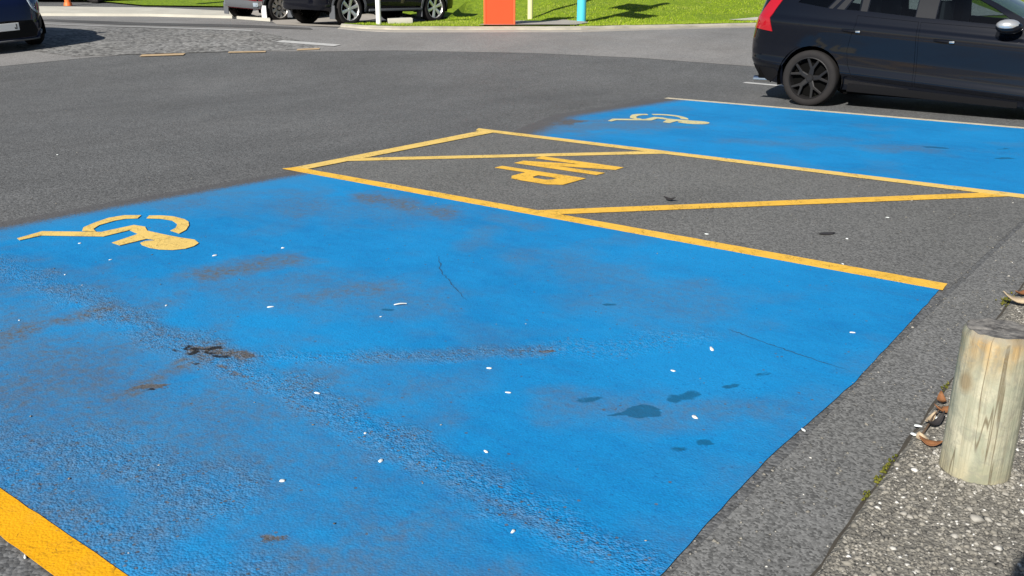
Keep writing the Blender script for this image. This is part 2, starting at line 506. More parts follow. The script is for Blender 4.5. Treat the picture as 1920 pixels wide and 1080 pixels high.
bay1 = tag(empty('accessible_bay', (-3.4, 2.8, 0)), 'large worn blue accessible parking bay in the foreground', 'parking bay')
bay2 = tag(empty('accessible_bay', (-3.3, 9.1, 0)), 'far blue accessible parking bay beside the dark estate car', 'parking bay')
zone = tag(empty('hatched_zone', (-3.3, 6.0, 0)), 'grey no parking zone outlined in yellow between the two blue bays', 'road marking')
for e_ in (bay1, bay2, zone): e_.location = (0, 0, 0)

W = 'wear'; D = 'dirt'; O = 'oil'; G = 'rough'; Fd = 'fade'
marks1 = [
 (G, (-5.3, 2.0), (-3.1, 1.97), 0.17, 0.9), (G, (-3.1, 1.97), (-2.2, 1.91), 0.15, 0.9), (G, (-2.2, 1.91), (-0.95, 1.78), 0.15, 0.85),
 (W, (-3.9, 1.98), (-3.1, 1.97), 0.09, 0.42), (W, (-3.1, 1.93), (-2.3, 1.86), 0.045, 0.50), (W, (-2.7, 2.03), (-1.9, 1.93), 0.05, 0.36), (W, (-2.0, 1.84), (-1.45, 1.80), 0.05, 0.38),
 (G, (-2.85, 2.05), (-2.3, 2.5), 0.11, 0.8), (G, (-2.3, 2.5), (-1.95, 2.85), 0.12, 0.9), (W, (-2.15, 2.68), (-1.95, 2.83), 0.07, 0.42), (G, (-1.95, 2.85), (-1.55, 3.35), 0.16, 0.6),
 (W, (-3.10, 1.95), (-2.90, 2.03), 0.10, 0.62), (W, (-2.96, 1.60), (-2.88, 1.66), 0.06, 0.55), (W, (-3.0, 1.90), (-2.95, 1.72), 0.05, 0.42), (D, (-3.15, 1.95), (-2.88, 2.0), 0.13, 0.8), (W, (-2.96, 1.60), (-2.89, 1.68), 0.05, 0.75), (D, (-3.04, 1.98), (-2.93, 1.55), 0.16, 1.0),
 (D, (-3.95, 2.60), (-3.80, 2.95), 0.26, 1.0), (W, (-3.90, 2.68), (-3.82, 2.84), 0.09, 0.35), (D, (-3.25, 2.70), (-3.1, 2.95), 0.26, 0.75),
 (D, (-3.88, 1.98), (-3.85, 1.40), 0.20, 1.0), (W, (-3.87, 1.9), (-3.85, 1.6), 0.08, 0.4), (D, (-2.98, 1.3), (-2.6, 1.45), 0.20, 0.40), (D, (-2.55, 1.75), (-2.35, 1.85), 0.24, 0.5),
 (G, (-3.6, 1.0), (-1.6, 1.02), 0.28, 0.55), (W, (-3.2, 1.0), (-1.8, 1.0), 0.10, 0.34), (D, (-3.4, 1.05), (-1.8, 1.05), 0.15, 0.5), (G, (-2.7, 1.2), (-2.1, 1.3), 0.25, 0.7), (D, (-4.2, 1.0), (-2.6, 1.1), 0.35, 0.4),
 (W, (-4.47, 4.30), (-4.40, 4.45), 0.10, 0.42), (D, (-4.6, 4.35), (-3.9, 4.3), 0.28, 1.0), (D, (-3.5, 4.42), (-3.2, 4.40), 0.16, 0.4), (D, (-3.2, 3.8), (-3.4, 4.2), 0.15, 0.35),
 (D, (-2.2, 3.35), (-1.7, 3.75), 0.22, 0.35), (D, (-1.6, 2.45), (-1.15, 2.75), 0.24, 0.5),
 (O, (-1.41, 2.545), (-1.385, 2.60), 0.050, 1.0), (O, (-1.46, 2.47), (-1.42, 2.52), 0.022, 0.8), (O, (-1.345, 2.71), (-1.31, 2.79), 0.080, 1.0), (O, (-1.29, 2.80), (-1.27, 2.86), 0.02, 0.9), (O, (-1.60, 2.51), (-1.56, 2.57), 0.036, 0.62),
 (O, (-1.125, 2.48), (-1.115, 2.50), 0.034, 0.95), (O, (-1.17, 2.38), (-1.15, 2.41), 0.032, 0.58), (O, (-1.24, 2.93), (-1.22, 2.97), 0.024, 0.75), (O, (-1.19, 3.11), (-1.17, 3.16), 0.018, 0.55),
 (O, (-2.08, 3.44), (-2.05, 3.47), 0.026, 0.8), (W, (-1.97, 2.80), (-1.95, 2.83), 0.03, 0.9), (W, (-2.10, 2.72), (-2.07, 2.75), 0.032, 0.7), (O, (-2.85, 2.76), (-2.82, 2.78), 0.025, 0.85), (W, (-1.50, 2.49), (-1.48, 2.53), 0.05, 0.5),
 
 (W, (-1.80, 1.28), (-1.76, 1.31), 0.05, 0.6), (Fd, (-5.9, 4.5), (-5.2, 4.4), 0.35, 0.6), (Fd, (-5.7, 2.5), (-5.5, 4.2), 0.30, 0.55), (D, (-5.5, 3.7), (-5.0, 4.2), 0.25, 0.35), (D, (-5.2, 1.2), (-2.5, 1.3), 1.30, 0.62), (D, (-2.9, 1.0), (-2.2, 1.1), 0.5, 0.45), (D, (-2.75, 1.55), (-2.35, 1.75), 0.45, 0.55), (D, (-3.6, 2.6), (-2.9, 2.9), 0.5, 0.45), (D, (-2.6, 3.9), (-1.7, 3.6), 0.45, 0.35), (D, (-5.3, 3.6), (-4.0, 4.2), 0.6, 0.35), (D, (-1.75, 1.25), (-1.55, 1.3), 0.22, 0.5), (D, (-1.30, 1.40), (-1.15, 1.5), 0.2, 0.45), (D, (-4.3, 2.0), (-3.2, 2.0), 0.14, 0.6), (D, (-2.9, 1.88), (-2.2, 1.82), 0.08, 0.55), (D, (-2.8, 2.02), (-1.5, 1.90), 0.06, 0.35), (D, (-2.0, 1.80), (-1.2, 1.78), 0.07, 0.45), (D, (-2.5, 2.3), (-2.0, 2.8), 0.12, 0.5),
]
for k in range(34):
    q = random.random()
    if q < 0.40: a_ = random.uniform(2.2, 6.0); p_ = (-3.00 + 0.055 * math.cos(a_) * 1.2, 2.00 + 0.045 * math.sin(a_))
    elif q < 0.75: p_ = (-3.09 + random.gauss(0, 0.045), 1.935 + random.gauss(0, 0.016))
    elif q < 0.9: p_ = (-2.92 + random.gauss(0, 0.035), 1.62 + random.gauss(0, 0.018))
    else: p_ = (-3.02 + random.gauss(0, 0.12), 1.95 + random.gauss(0, 0.05))
    marks1.append(('tar', p_, (p_[0] + random.uniform(-0.02, 0.02), p_[1] + random.uniform(-0.012, 0.012)), random.uniform(0.009, 0.020), random.uniform(0.5, 0.95)))
marks2 = [(W, (-5.75, 7.6), (-5.6, 8.3), 0.50, 0.62), (Fd, (-5.6, 7.5), (-4.9, 8.7), 0.9, 1.0), (D, (-5.6, 7.7), (-4.9, 8.6), 0.7, 0.6), (O, (-2.05, 8.98), (-1.92, 9.05), 0.07, 0.9), (O, (-1.42, 8.75), (-1.34, 8.84), 0.07, 0.9), (O, (-1.5, 9.3), (-1.45, 9.36), 0.05, 0.8),
          (D, (-3.6, 8.2), (-3.0, 8.4), 0.3, 0.4), (D, (-2.4, 8.6), (-2.1, 8.9), 0.3, 0.4), (G, (-4.5, 9.0), (-1.0, 9.1), 0.2, 0.4)]
blue_bay('blue_paint', 0.945, 4.65, [(-5.95, 0.9), (-5.875, 2.43), (-5.86, 2.8), (-5.845, 3.15), (-5.75, 4.55), (-5.75, 4.7)],
         [(-0.889, 0.9), (-0.884, 1.8), (-0.900, 2.2), (-0.906, 2.57), (-0.888, 3.0), (-0.879, 3.27), (-0.890, 4.0), (-0.903, 4.6)], 0.0165, marks1, bay1)
blue_bay('blue_paint', 7.29, 10.86, [(-5.55, 7.2), (-5.70, 7.6), (-6.02, 8.69), (-5.93, 9.7), (-5.79, 10.94)], [(-0.86, 7.2), (-0.84, 10.9)], 0.04, marks2, bay2)

crack_m = plain('crack_in_paint', (0.012, 0.06, 0.12), 0.9)
def crack(pts, w, parent, seed):
    r_ = random.Random(seed)
    P = []
    for a_, b_ in zip(pts, pts[1:]):
        for k in range(12): P.append((a_[0] + (b_[0] - a_[0]) * k / 12 + r_.uniform(-0.006, 0.006), a_[1] + (b_[1] - a_[1]) * k / 12 + r_.uniform(-0.006, 0.006)))
    bm = bmesh.new(); prev = None
    for i, p in enumerate(P):
        q = P[min(i + 1, len(P) - 1)] if i < len(P) - 1 else p; o_ = P[max(0, i - 1)]
        t_ = Vector((q[0] - o_[0], q[1] - o_[1])).normalized(); n_ = Vector((-t_.y, t_.x)) * w * r_.uniform(0.3, 1.0) * min(1, (len(P) - 1 - i) / 6 + 0.05, i / 6 + 0.05)
        v = [bm.verts.new((p[0] - n_.x, p[1] - n_.y, 0.0062)), bm.verts.new((p[0] + n_.x, p[1] + n_.y, 0.0062))]
        if prev: bm.faces.new((prev[0], v[0], v[1], prev[1]))
        prev = v
    bm.normal_update()
    for f in bm.faces:
        if f.normal.z < 0: f.normal_flip()
    from_bm('crack', bm, crack_m, parent)
crack([(-1.50, 3.50), (-1.395, 3.472), (-1.137, 3.405), (-0.895, 3.363)], 0.0035, bay1, 1)
crack([(-3.26, 3.59), (-3.03, 3.36), (-2.811, 3.203), (-2.596, 3.07)], 0.0035, bay1, 2)
Z1 = 0.0065
flat_poly('line', [(-5.95, 0.845), (-0.893, 0.842), (-0.893, 0.955), (-5.95, 0.957)], [], Z1, M['yellow'], bay1, 0.004)
flat_poly('line', [(-5.78, 10.85), (-0.84, 10.85), (-0.84, 10.95), (-5.78, 10.955)], [], Z1, M['yellow_pale'], bay2, 0.006)
flat_poly('line', [(-5.875, 4.637), (-0.888, 4.640), (-0.895, 4.760), (-5.845, 4.752)], [], Z1, M['yellow_mid'], zone, 0.004)
flat_poly('line', [(-5.845, 4.754), (-5.705, 4.754), (-5.722, 7.170), (-5.895, 7.170)], [], Z1, M['yellow_glare'], zone, 0.004)
flat_poly('line', [(-5.95, 7.172), (-0.86, 7.172), (-0.86, 7.300), (-6.02, 7.300)], [], Z1, M['yellow_glare'], zone, 0.005)
flat_poly('line', [(-5.708, 5.20), (-5.709, 5.38), (-3.98, 7.170), (-3.80, 7.170)], [], Z1, M['yellow_glare'], zone, 0.004)
flat_poly('line', [(-3.42, 4.758), (-3.25, 4.758), (-1.045, 7.170), (-1.225, 7.170)], [], Z1, M['yellow_mid'], zone, 0.004)

# letters N P, read from the left, heading towards the kerb
def letter(pts, holes=()):
    return [(-4.56 + v * 0.82, base - u) for u, v in pts]
base = 6.395
N_out = [(0, 0), (0.115, 0.01), (0.105, 0.58), (0.272, 0), (0.40, 0), (0.40, 0.99), (0.292, 1.0), (0.290, 0.42), (0.125, 1.0), (0.005, 1.0)]
flat_poly('letter_n', letter(N_out), [], Z1, M['yellow_mid'], zone, 0.003)
base = 5.83
P_out = [(0, 0), (0.095, 0), (0.095, 0.38), (0.28, 0.38), (0.355, 0.45), (0.365, 0.56), (0.365, 0.86), (0.30, 0.99), (0, 1.0)]
P_hole = [(0.125, 0.56), (0.125, 0.78), (0.20, 0.78), (0.235, 0.74), (0.235, 0.60), (0.20, 0.56)]
flat_poly('letter_p', letter(P_out), [letter(P_hole)], Z1, M['yellow_mid'], zone, 0.003)

# wheelchair symbol
BODY = [(-5.396, 2.305), (-5.329, 2.290), (-5.338, 2.425), (-5.028, 2.640), (-5.043, 2.805), (-4.935, 2.790), (-4.875, 2.590), (-4.775, 2.587), (-4.784, 2.765), (-4.735, 2.775),
        (-4.762, 2.735), (-4.745, 2.690), (-4.69, 2.668), (-4.60, 2.664), (-4.53, 2.680), (-4.46, 2.722), (-4.425, 2.785), (-4.432, 2.845), (-4.469, 2.905), (-4.556, 2.935),
        (-4.665, 2.910), (-4.80, 2.892), (-4.954, 2.880), (-5.05, 2.925), (-5.15, 2.905), (-5.150, 2.690), (-5.443, 2.482)]
ARC_L = [(-5.255, 2.622), (-5.335, 2.675), (-5.395, 2.784), (-5.440, 2.90), (-5.425, 3.0), (-5.335, 3.075), (-5.270, 3.005), (-5.320, 2.955), (-5.330, 2.89), (-5.300, 2.769), (-5.245, 2.701), (-5.165, 2.675)]
ARC_R = [(-5.236, 3.034), (-5.296, 3.092), (-5.235, 3.145), (-5.150, 3.18), (-5.031, 3.182), (-4.95, 3.160), (-4.870, 3.110), (-4.783, 3.030), (-4.735, 2.945), (-4.849, 2.952), (-4.884, 3.013), (-4.955, 3.070), (-5.060, 3.101), (-5.152, 3.085)]
def inset(poly, k):
    out = []
    ar_ = sum(poly[i - 1][0] * p[1] - p[0] * poly[i - 1][1] for i, p in enumerate(poly))
    sg = 1 if ar_ > 0 else -1
    for i, p in enumerate(poly):
        a = Vector(poly[i - 1]); b = Vector(p); d = Vector(poly[(i + 1) % len(poly)])
        t1 = (b - a).normalized(); t2 = (d - b).normalized()
        n1 = Vector((-t1.y, t1.x)) * sg; n2 = Vector((-t2.y, t2.x)) * sg
        m = n1 + n2
        m = m / max(0.35, m.length_squared) * 2 if m.length > 1e-6 else n1
        out.append((b.x + m.x * k, b.y + m.y * k))
    return out
BODY, ARC_L, ARC_R = inset(BODY, 0.007), inset(ARC_L, 0.006), inset(ARC_R, 0.006)
def symbol(parent, dx, dy, mat, lab=None):
    s = flat_poly('wheelchair_symbol', [(x + dx, y + dy) for x, y in BODY], [], 0.009, mat, parent)
    flat_poly('wheel_arc', [(x + dx, y + dy) for x, y in ARC_L], [], 0.009, mat, s)
    flat_poly('wheel_arc', [(x + dx, y + dy) for x, y in ARC_R], [], 0.009, mat, s)
    return s
symbol(bay1, 0, 0, M['yellow_glare'])
M['symbol_pale'] = yellow_mat('pale_symbol_paint', (0.54, 0.48, 0.25), (0.62, 0.57, 0.33), 0.32)  # glare on the far symbol put into its pale colour
symbol(bay2, 0.14, 6.28, M['symbol_pale'])

# ------------------------------------------------------------------ footpath of exposed aggregate, with its stones
t = MT('exposed_aggregate', 0.9, 0.3)
v = t.voro(85, out='Color')
sp = t.n.new('ShaderNodeSeparateColor'); t.l.new(v, sp.inputs[0])
c = t.ramp(sp.outputs[0], [(0.0, (0.10, 0.094, 0.08)), (0.45, (0.165, 0.155, 0.135)), (0.85, (0.25, 0.235, 0.20)), (1.0, (0.36, 0.34, 0.30))])
c = t.mix(t.ramp(t.noise(1.6, 4), [(0.4, 0.0), (0.7, 0.5)]), c, (0.17, 0.16, 0.14))
t.set(Base_Color=c).normal(t.bump(t.math('ADD', t.voro(85), t.math('MULTIPLY', t.noise(180, 3), 0.6)), 0.8, 0.006))
M['aggregate'] = t.m
PZ = 0.022
bm = bmesh.new()
ye = list(np.arange(-6, 12.01, 0.05)) + [16, 24, 40]
prev = None
for y in ye:
    j = 0.010 * mnoise.noise(Vector((0, y * 3.1, 4))) + 0.006 * mnoise.noise(Vector((0, y * 11, 4)))
    xe = float(np.interp(y, [-6, 2.0, 3.4, 5, 40], [-0.57, -0.574, -0.587, -0.588, -0.60])) + j
    r = [bm.verts.new((xe, y, -0.02)), bm.verts.new((xe + 0.002, y, PZ - 0.008)), bm.verts.new((xe + 0.015, y, PZ)), bm.verts.new((3.2, y, PZ)), bm.verts.new((3.2, y, -0.02))]
    if prev:
        for i in range(4): bm.faces.new((prev[i], prev[i + 1], r[i + 1], r[i]))
    prev = r
bmesh.ops.recalc_face_normals(bm, faces=bm.faces[:])
fp = from_bm('footpath', bm, M['aggregate']); fp['kind'] = 'structure'

# dark joint between footpath and gutter
joint_m = plain('joint_dirt', (0.05, 0.043, 0.033), 0.95, var=0.5, vscale=30)
bm = bmesh.new()
prev = None
for y in np.arange(-1, 8, 0.04):
    xe = float(np.interp(y, [-6, 2.0, 3.4, 5, 40], [-0.57, -0.574, -0.587, -0.588, -0.60]))
    w1 = 0.010 + 0.009 * mnoise.noise(Vector((3, y * 6, 0)))
    r = [bm.verts.new((xe - max(0.002, w1), y, 0.0065)), bm.verts.new((xe + 0.012, y, 0.0095))]
    if prev: bm.faces.new((prev[0], prev[1], r[1], r[0]))
    prev = r
from_bm('joint', bm, joint_m)['kind'] = 'structure'

def scatter(name, pts, size, mat, flat=0.5, tri=0, seed=0, tintf=None):
    """many small stones in one mesh; a per-stone tint attribute"""
    g = np.random.default_rng(seed)
    n = len(pts)
    base_v = np.array([(1, 0, 0), (0.31, 0.95, 0), (-0.81, 0.59, 0), (-0.81, -0.59, 0), (0.31, -0.95, 0), (0.35, 0.15, 1), (-0.35, -0.12, 0.9), (0, 0, -0.6)])
    base_f = np.array([(0, 1, 5), (1, 2, 6), (1, 6, 5), (2, 3, 6), (3, 4, 6), (4, 5, 6), (4, 0, 5), (1, 0, 7), (2, 1, 7), (3, 2, 7), (4, 3, 7), (0, 4, 7)])
    jit = 1 + g.normal(0, 0.22, (n, 8, 3))
    a = g.uniform(0, 6.283, n)
    s = size(g, n)
    el = g.uniform(0.6, 1.3, n)
    V = base_v[None] * jit
    V[:, :, 2] *= flat
    V[:, :, 0] *= el[:, None]
    V *= s[:, None, None]
    ca, sa = np.cos(a)[:, None], np.sin(a)[:, None]
    X = V[:, :, 0] * ca - V[:, :, 1] * sa
    Y = V[:, :, 0] * sa + V[:, :, 1] * ca
    V[:, :, 0] = X + pts[:, 0:1]; V[:, :, 1] = Y + pts[:, 1:2]; V[:, :, 2] += pts[:, 2:3]
    F = base_f[None] + (np.arange(n) * 8)[:, None, None]
    me = bpy.data.meshes.new(name)
    me.vertices.add(n * 8)
    me.vertices.foreach_set('co', V.reshape(-1).astype(np.float32))
    nf = n * len(base_f)
    me.loops.add(nf * 3); me.polygons.add(nf)
    me.loops.foreach_set('vertex_index', F.reshape(-1).astype(np.int32))
    me.polygons.foreach_set('loop_start', np.arange(0, nf * 3, 3, dtype=np.int32))
    me.update(calc_edges=True)
    at = me.attributes.new('tint', 'FLOAT', 'POINT')
    tv = g.uniform(0, 1, n) if tintf is None else tintf(g, n)
    at.data.foreach_set('value', np.repeat(tv, 8).astype(np.float32))
    o = link(name, me, mat)
    o['kind'] = 'stuff'
    return o
t = MT('stone_mix', 0.8, 0.4)
c = t.ramp(t.attr('tint'), [(0.0, (0.06, 0.057, 0.05)), (0.3, (0.115, 0.11, 0.098)), (0.6, (0.18, 0.168, 0.142)), (0.88, (0.255, 0.24, 0.205)), (0.965, (0.37, 0.355, 0.32)), (1.0, (0.72, 0.71, 0.67))])
t.set(Base_Color=t.mix(t.math('MULTIPLY', t.noise(220, 3), 0.6), c, t.mix(0.5, c, (0.12, 0.11, 0.10))))
M['stones'] = t.m
n = 36000
px = np.concatenate([rng.uniform(-0.565, 0.35, n), rng.uniform(0.35, 1.2, 6000)])
py = np.concatenate([rng.uniform(1.3, 4.6, n), rng.uniform(1.3, 4.6, 6000)])
pts = np.stack([px, py, np.full(len(px), PZ - 0.0005)], 1)
ok = np.hypot(px + 0.372, py - 2.815) > 0.104
sc = scatter('aggregate_stones', pts[ok], lambda g, n: np.clip(g.lognormal(-5.28, 0.40, n), 0.0025, 0.013), M['stones'], 0.55, seed=3)
n = 420
pts = np.stack([rng.uniform(-0.54, 0.4, n), rng.uniform(1.4, 4.4, n), np.full(n, PZ + 0.002)], 1)
pts = pts[np.hypot(pts[:, 0] + 0.372, pts[:, 1] - 2.815) > 0.112]
scatter('shell_grit', pts, lambda g, n: np.clip(g.lognormal(-4.85, 0.42, n), 0.003, 0.017), M['stones'], 0.4, seed=5, tintf=lambda g, n: g.uniform(0.9, 1.0, n))
a = rng.uniform(0, 6.283, 420); q = 0.102 + np.abs(rng.normal(0, 0.014, 420))
pts = np.stack([-0.372 + q * np.cos(a), 2.815 + q * np.sin(a), np.full(420, PZ)], 1)
scatter('pale_grit', pts, lambda g, n: np.clip(g.lognormal(-5.3, 0.35, n), 0.003, 0.009), M['stones'], 0.6, seed=15, tintf=lambda g, n: g.uniform(0.75, 0.985, n))
# grit lying in the gutter and thinly on the asphalt
n = 520
gx = -0.885 + 0.31 * rng.beta(0.8, 0.8, n)
pts = np.stack([gx, rng.uniform(1.4, 6.5, n), np.full(n, 0.004)], 1)
n2 = 420
p2 = np.stack([rng.uniform(-5.6, -0.9, n2), rng.uniform(4.8, 7.1, n2), np.full(n2, 0.004)], 1)
n3 = 500
p3 = np.stack([rng.uniform(-11, -6.0, n3), rng.uniform(2.0, 11, n3), np.full(n3, 0.001)], 1)
n4 = 80
p4 = np.stack([rng.uniform(-5.5, -0.95, n4), rng.uniform(1.0, 4.5, n4), np.full(n4, 0.0065)], 1)
scatter('gutter_grit', np.concatenate([pts, p2, p3, p4]), lambda g, n: np.clip(g.lognormal(-5.6, 0.35, n), 0.002, 0.008), M['stones'], 0.5, seed=8, tintf=lambda g, n: g.beta(2.2, 1.3, n))

# moss in the joint
t = MT('moss', 0.9, 0.2)
t.set(Base_Color=t.mix(t.attr('tint'), (0.065, 0.075, 0.010), (0.15, 0.14, 0.022)))
M['moss'] = t.m
mp = []
for (cx, cy, sx, sy, k) in ((-0.590, 2.69, 0.005, 0.035, 40), (-0.590, 2.585, 0.008, 0.014, 30), (-0.588, 2.47, 0.005, 0.014, 14), (-0.60, 4.66, 0.016, 0.05, 80), (-0.59, 3.43, 0.008, 0.03, 24)):
    g = rng.normal(0, 1, (k, 2))
    mp.append(np.stack([cx + g[:, 0] * sx, cy + g[:, 1] * sy, np.full(k, 0.012)], 1))
scatter('moss', np.concatenate(mp), lambda g, n: g.uniform(0.002, 0.006, n), M['moss'], 1.1, seed=9)

# ------------------------------------------------------------------ wooden bollard
t = MT('weathered_post', 0.8, 0.25)
st = t.mapping((26, 26, 1.6))
gr = t.noise(1.0, 6, 0.65, co=st, dist=0.5)
gr2 = t.noise(1.0, 4, 0.6, co=t.mapping((70, 70, 2.4)))
blot = t.noise(9, 5, 0.6, dist=0.8)
zc = t.n.new('ShaderNodeSeparateXYZ'); t.l.new(t.co, zc.inputs[0])
c = t.mix(t.ramp(gr, [(0.32, 0.0), (0.68, 1.0)]), (0.29, 0.275, 0.195), (0.50, 0.475, 0.355))
c = t.mix(t.ramp(blot, [(0.40, 0.0), (0.60, 0.8)]), c, (0.255, 0.270, 0.200))
c = t.mix(t.ramp(gr2, [(0.58, 0.0), (0.72, 0.6)]), c, (0.19, 0.16, 0.105))
topband = t.math('MULTIPLY', t.ramp(t.math('ADD', zc.outputs[2], t.math('MULTIPLY', t.noise(1.0, 3, co=t.mapping((18, 18, 3))), 0.16)), [(0.40, 0.0), (0.53, 1.0)]), 0.95)
c = t.mix(t.math('MULTIPLY', topband, t.ramp(t.noise(1.0, 4, 0.65, co=t.mapping((15, 15, 5))), [(0.36, 0.0), (0.58, 0.9)])), c, t.mix(t.ramp(gr, [(0.36, 0.0), (0.62, 1.0)]), (0.19, 0.105, 0.035), (0.46, 0.29, 0.105)))
rim = t.ramp(t.math('ADD', zc.outputs[2], t.math('MULTIPLY', blot, 0.03)), [(0.452, 0.0), (0.468, 0.85)])
c = t.mix(rim, c, (0.24, 0.215, 0.165))
low = t.ramp(t.math('ADD', zc.outputs[2], t.math('MULTIPLY', blot, 0.10)), [(0.06, 0.75), (0.14, 0.0)])
c = t.mix(low, c, (0.35, 0.31, 0.20))
streak = t.noise(1.0, 5, 0.7, co=t.mapping((13, 13, 2.6)), dist=1.2)
c = t.mix(t.ramp(streak, [(0.56, 0.0), (0.66, 0.7)]), c, (0.25, 0.225, 0.15))
c = t.mix(t.ramp(t.noise(1.0, 4, 0.6, co=t.mapping((8, 8, 4.5)), dist=0.4), [(0.52, 0.0), (0.66, 0.65)]), c, (0.185, 0.205, 0.145))
check = t.math('ABSOLUTE', t.math('SUBTRACT', t.noise(1.0, 3, 0.5, co=t.mapping((16, 16, 0.7))), 0.5))
c = t.mix(t.ramp(check, [(0.003, 0.8), (0.012, 0.0)]), c, (0.10, 0.075, 0.04))
c = t.mix(t.ramp(t.noise(26, 5, 0.75, dist=1.0), [(0.48, 0.0), (0.66, 0.6)]), c, (0.21, 0.205, 0.165))
knot = t.voro(1.0, co=t.mapping((7, 7, 5)))
c = t.mix(t.ramp(knot, [(0.10, 0.75), (0.22, 0.0)]), c, (0.20, 0.145, 0.075))
t.set(Base_Color=c).normal(t.bump(t.math('ADD', gr, t.math('MULTIPLY', gr2, -0.8)), 0.55, 0.007))
M['post'] = t.m
t = MT('weathered_end_grain', 0.9, 0.2)
rr = t.n.new('ShaderNodeTexWave'); rr.wave_type = 'RINGS'; rr.rings_direction = 'Z'
t.l.new(t.co, rr.inputs['Vector']); rr.inputs['Scale'].default_value = 14; rr.inputs['Distortion'].default_value = 4; rr.inputs['Detail'].default_value = 3
c = t.mix(t.math('MULTIPLY_ADD', t.noise(40, 5, 0.7), 0.8, t.math('MULTIPLY', rr.outputs['Fac'], 0.2)), (0.10, 0.096, 0.092), (0.24, 0.23, 0.215))
c = t.mix(t.ramp(t.noise(24, 5), [(0.46, 0.0), (0.60, 0.85)]), c, (0.055, 0.053, 0.054))
t.set(Base_Color=c).normal(t.bump(t.math('ADD', t.math('MULTIPLY', rr.outputs['Fac'], 0.25), t.noise(60, 4)), 0.6, 0.006))
M['endgrain'] = t.m

def bollard(x, y, label, rad=0.098, h=0.462):
    root = tag(empty('wooden_bollard', (x, y, PZ - 0.004)), label, 'bollard')
    bm = bmesh.new()
    seg = 64; zs = [-0.1, 0.0, 0.008, 0.03] + list(np.linspace(0.06, h - 0.03, 14)) + [h - 0.016, h - 0.007, h - 0.001]
    rows = []
    def rad_at(a, z):
        fl = 0.0022 * mnoise.noise(Vector((math.cos(a) * 2.2, math.sin(a) * 2.2, z * 2.0)))
        gv = -0.0035 * max(0, mnoise.noise(Vector((math.cos(a) * 9, math.sin(a) * 9, z * 1.2))) - 0.28) / 0.5
        chf = 0
        if z > h - 0.02: chf = -0.010 * ((z - h + 0.02) / 0.02) ** 2 * (1 + 0.9 * mnoise.noise(Vector((math.cos(a) * 4, math.sin(a) * 4, 2))))
        return rad * (1 - 0.015 * z / h) + fl + gv + chf
    for z in zs:
        rows.append([bm.verts.new((rad_at(a, z) * math.cos(a), rad_at(a, z) * math.sin(a), z + (0.008 * mnoise.noise(Vector((math.cos(a) * 3, math.sin(a) * 3, 0))) if z > h - 0.03 else 0)))
                     for a in np.linspace(0, 2 * math.pi, seg, endpoint=False)])
    for a_, b_ in zip(rows, rows[1:]):
        for i in range(seg): bm.faces.new((a_[i], a_[(i + 1) % seg], b_[(i + 1) % seg], b_[i]))
    from_bm('post', bm, M['post'], root, smooth=50)
    bm = bmesh.new()
    rows = []
    for k in (1.0, 0.92, 0.8, 0.62, 0.42, 0.2):
        r_ = []
        for a in np.linspace(0, 2 * math.pi, seg, endpoint=False):
            rr_ = rad_at(a, h - 0.001) * k
            zz = h - 0.001 + 0.008 * mnoise.noise(Vector((math.cos(a) * 3, math.sin(a) * 3, 0))) * k - 0.004 * (1 - k)
            zz -= 0.012 * max(0, abs(mnoise.noise(Vector((math.cos(a) * 4, math.sin(a) * 4, 5)))) - 0.3) * (1 if 0.1 < k < 0.97 else 0)
            r_.append(bm.verts.new((rr_ * math.cos(a), rr_ * math.sin(a), zz)))
        rows.append(r_)
    for a_, b_ in zip(rows, rows[1:]):
        for i in range(seg): bm.faces.new((a_[i], a_[(i + 1) % seg], b_[(i + 1) % seg], b_[i]))
    bm.faces.new(rows[-1])
    from_bm('end_grain', bm, M['endgrain'], root, smooth=40)
    return root
bollard(-0.372, 2.815, 'short round weathered timber bollard at the edge of the stony footpath')

# ------------------------------------------------------------------ litter and chips
t = MT('shell_white', 0.6, 0.4); t.set(Base_Color=t.mix(t.noise(90, 3), (0.50, 0.54, 0.54), (0.74, 0.76, 0.74))); M['shell'] = t.m
chips = [(-4.024, 3.135, 1.2), (-4.197, 2.811, 1.2), (-4.570, 2.416, .8), (-5.014, 2.485, 1.), (-4.504, 2.131, .8), (-3.677, 2.179, .8), (-4.012, 1.669, .8), (-3.281, 2.460, 1.2), (-2.397, 1.968, 1.1),
         (-2.042, 2.532, 1.), (-1.849, 2.400, 1.0), (-1.467, 2.947, .9), (-1.219, 2.638, 1.2), (-1.053, 3.785, .9), (-1.635, 2.006, 1.0), (-1.858, 1.759, 1.0), (-2.004, 1.493, .9), (-1.296, 1.705, 1.2), (-2.031, 1.859, .6),
         (-2.232, 0.839, .7), (-1.541, 5.999, 1.), (-1.576, 5.315, 1.2), (-1.426, 4.789, 1.0), (-7.909, 3.843, 1.3), (-10.687, 7.933, 2.), (-2.789, 2.683, .7), (-0.889, 2.779, 1.), (-2.277, 4.902, .9)]
def chip_mesh(seed, n=9):
    r_ = random.Random(seed)
    bm = bmesh.new()
    top = []; bot = []
    el = r_.uniform(0.6, 1.0)
    for i in range(n):
        a = 2 * math.pi * i / n
        q = r_.uniform(0.62, 1.25)
        top.append(bm.verts.new((0.82 * q * math.cos(a), 0.82 * q * math.sin(a) * el, 0.25)))
        bot.append(bm.verts.new((q * math.cos(a), q * math.sin(a) * el, 0)))
    c_ = bm.verts.new((0.05, 0, 0.36))
    for i in range(n):
        k = (i + 1) % n
        bm.faces.new((bot[i], bot[k], top[k], top[i])); bm.faces.new((top[i], top[k], c_))
    me = bpy.data.meshes.new('shell_chip'); bm.to_mesh(me); bm.free(); me.shade_smooth()
    me.materials.append(M['shell'])
    return me
cms = [chip_mesh(s) for s in range(5)]
def on_blue(x, y): return 0.96 < y < 4.63 and -5.8 < x < -0.9
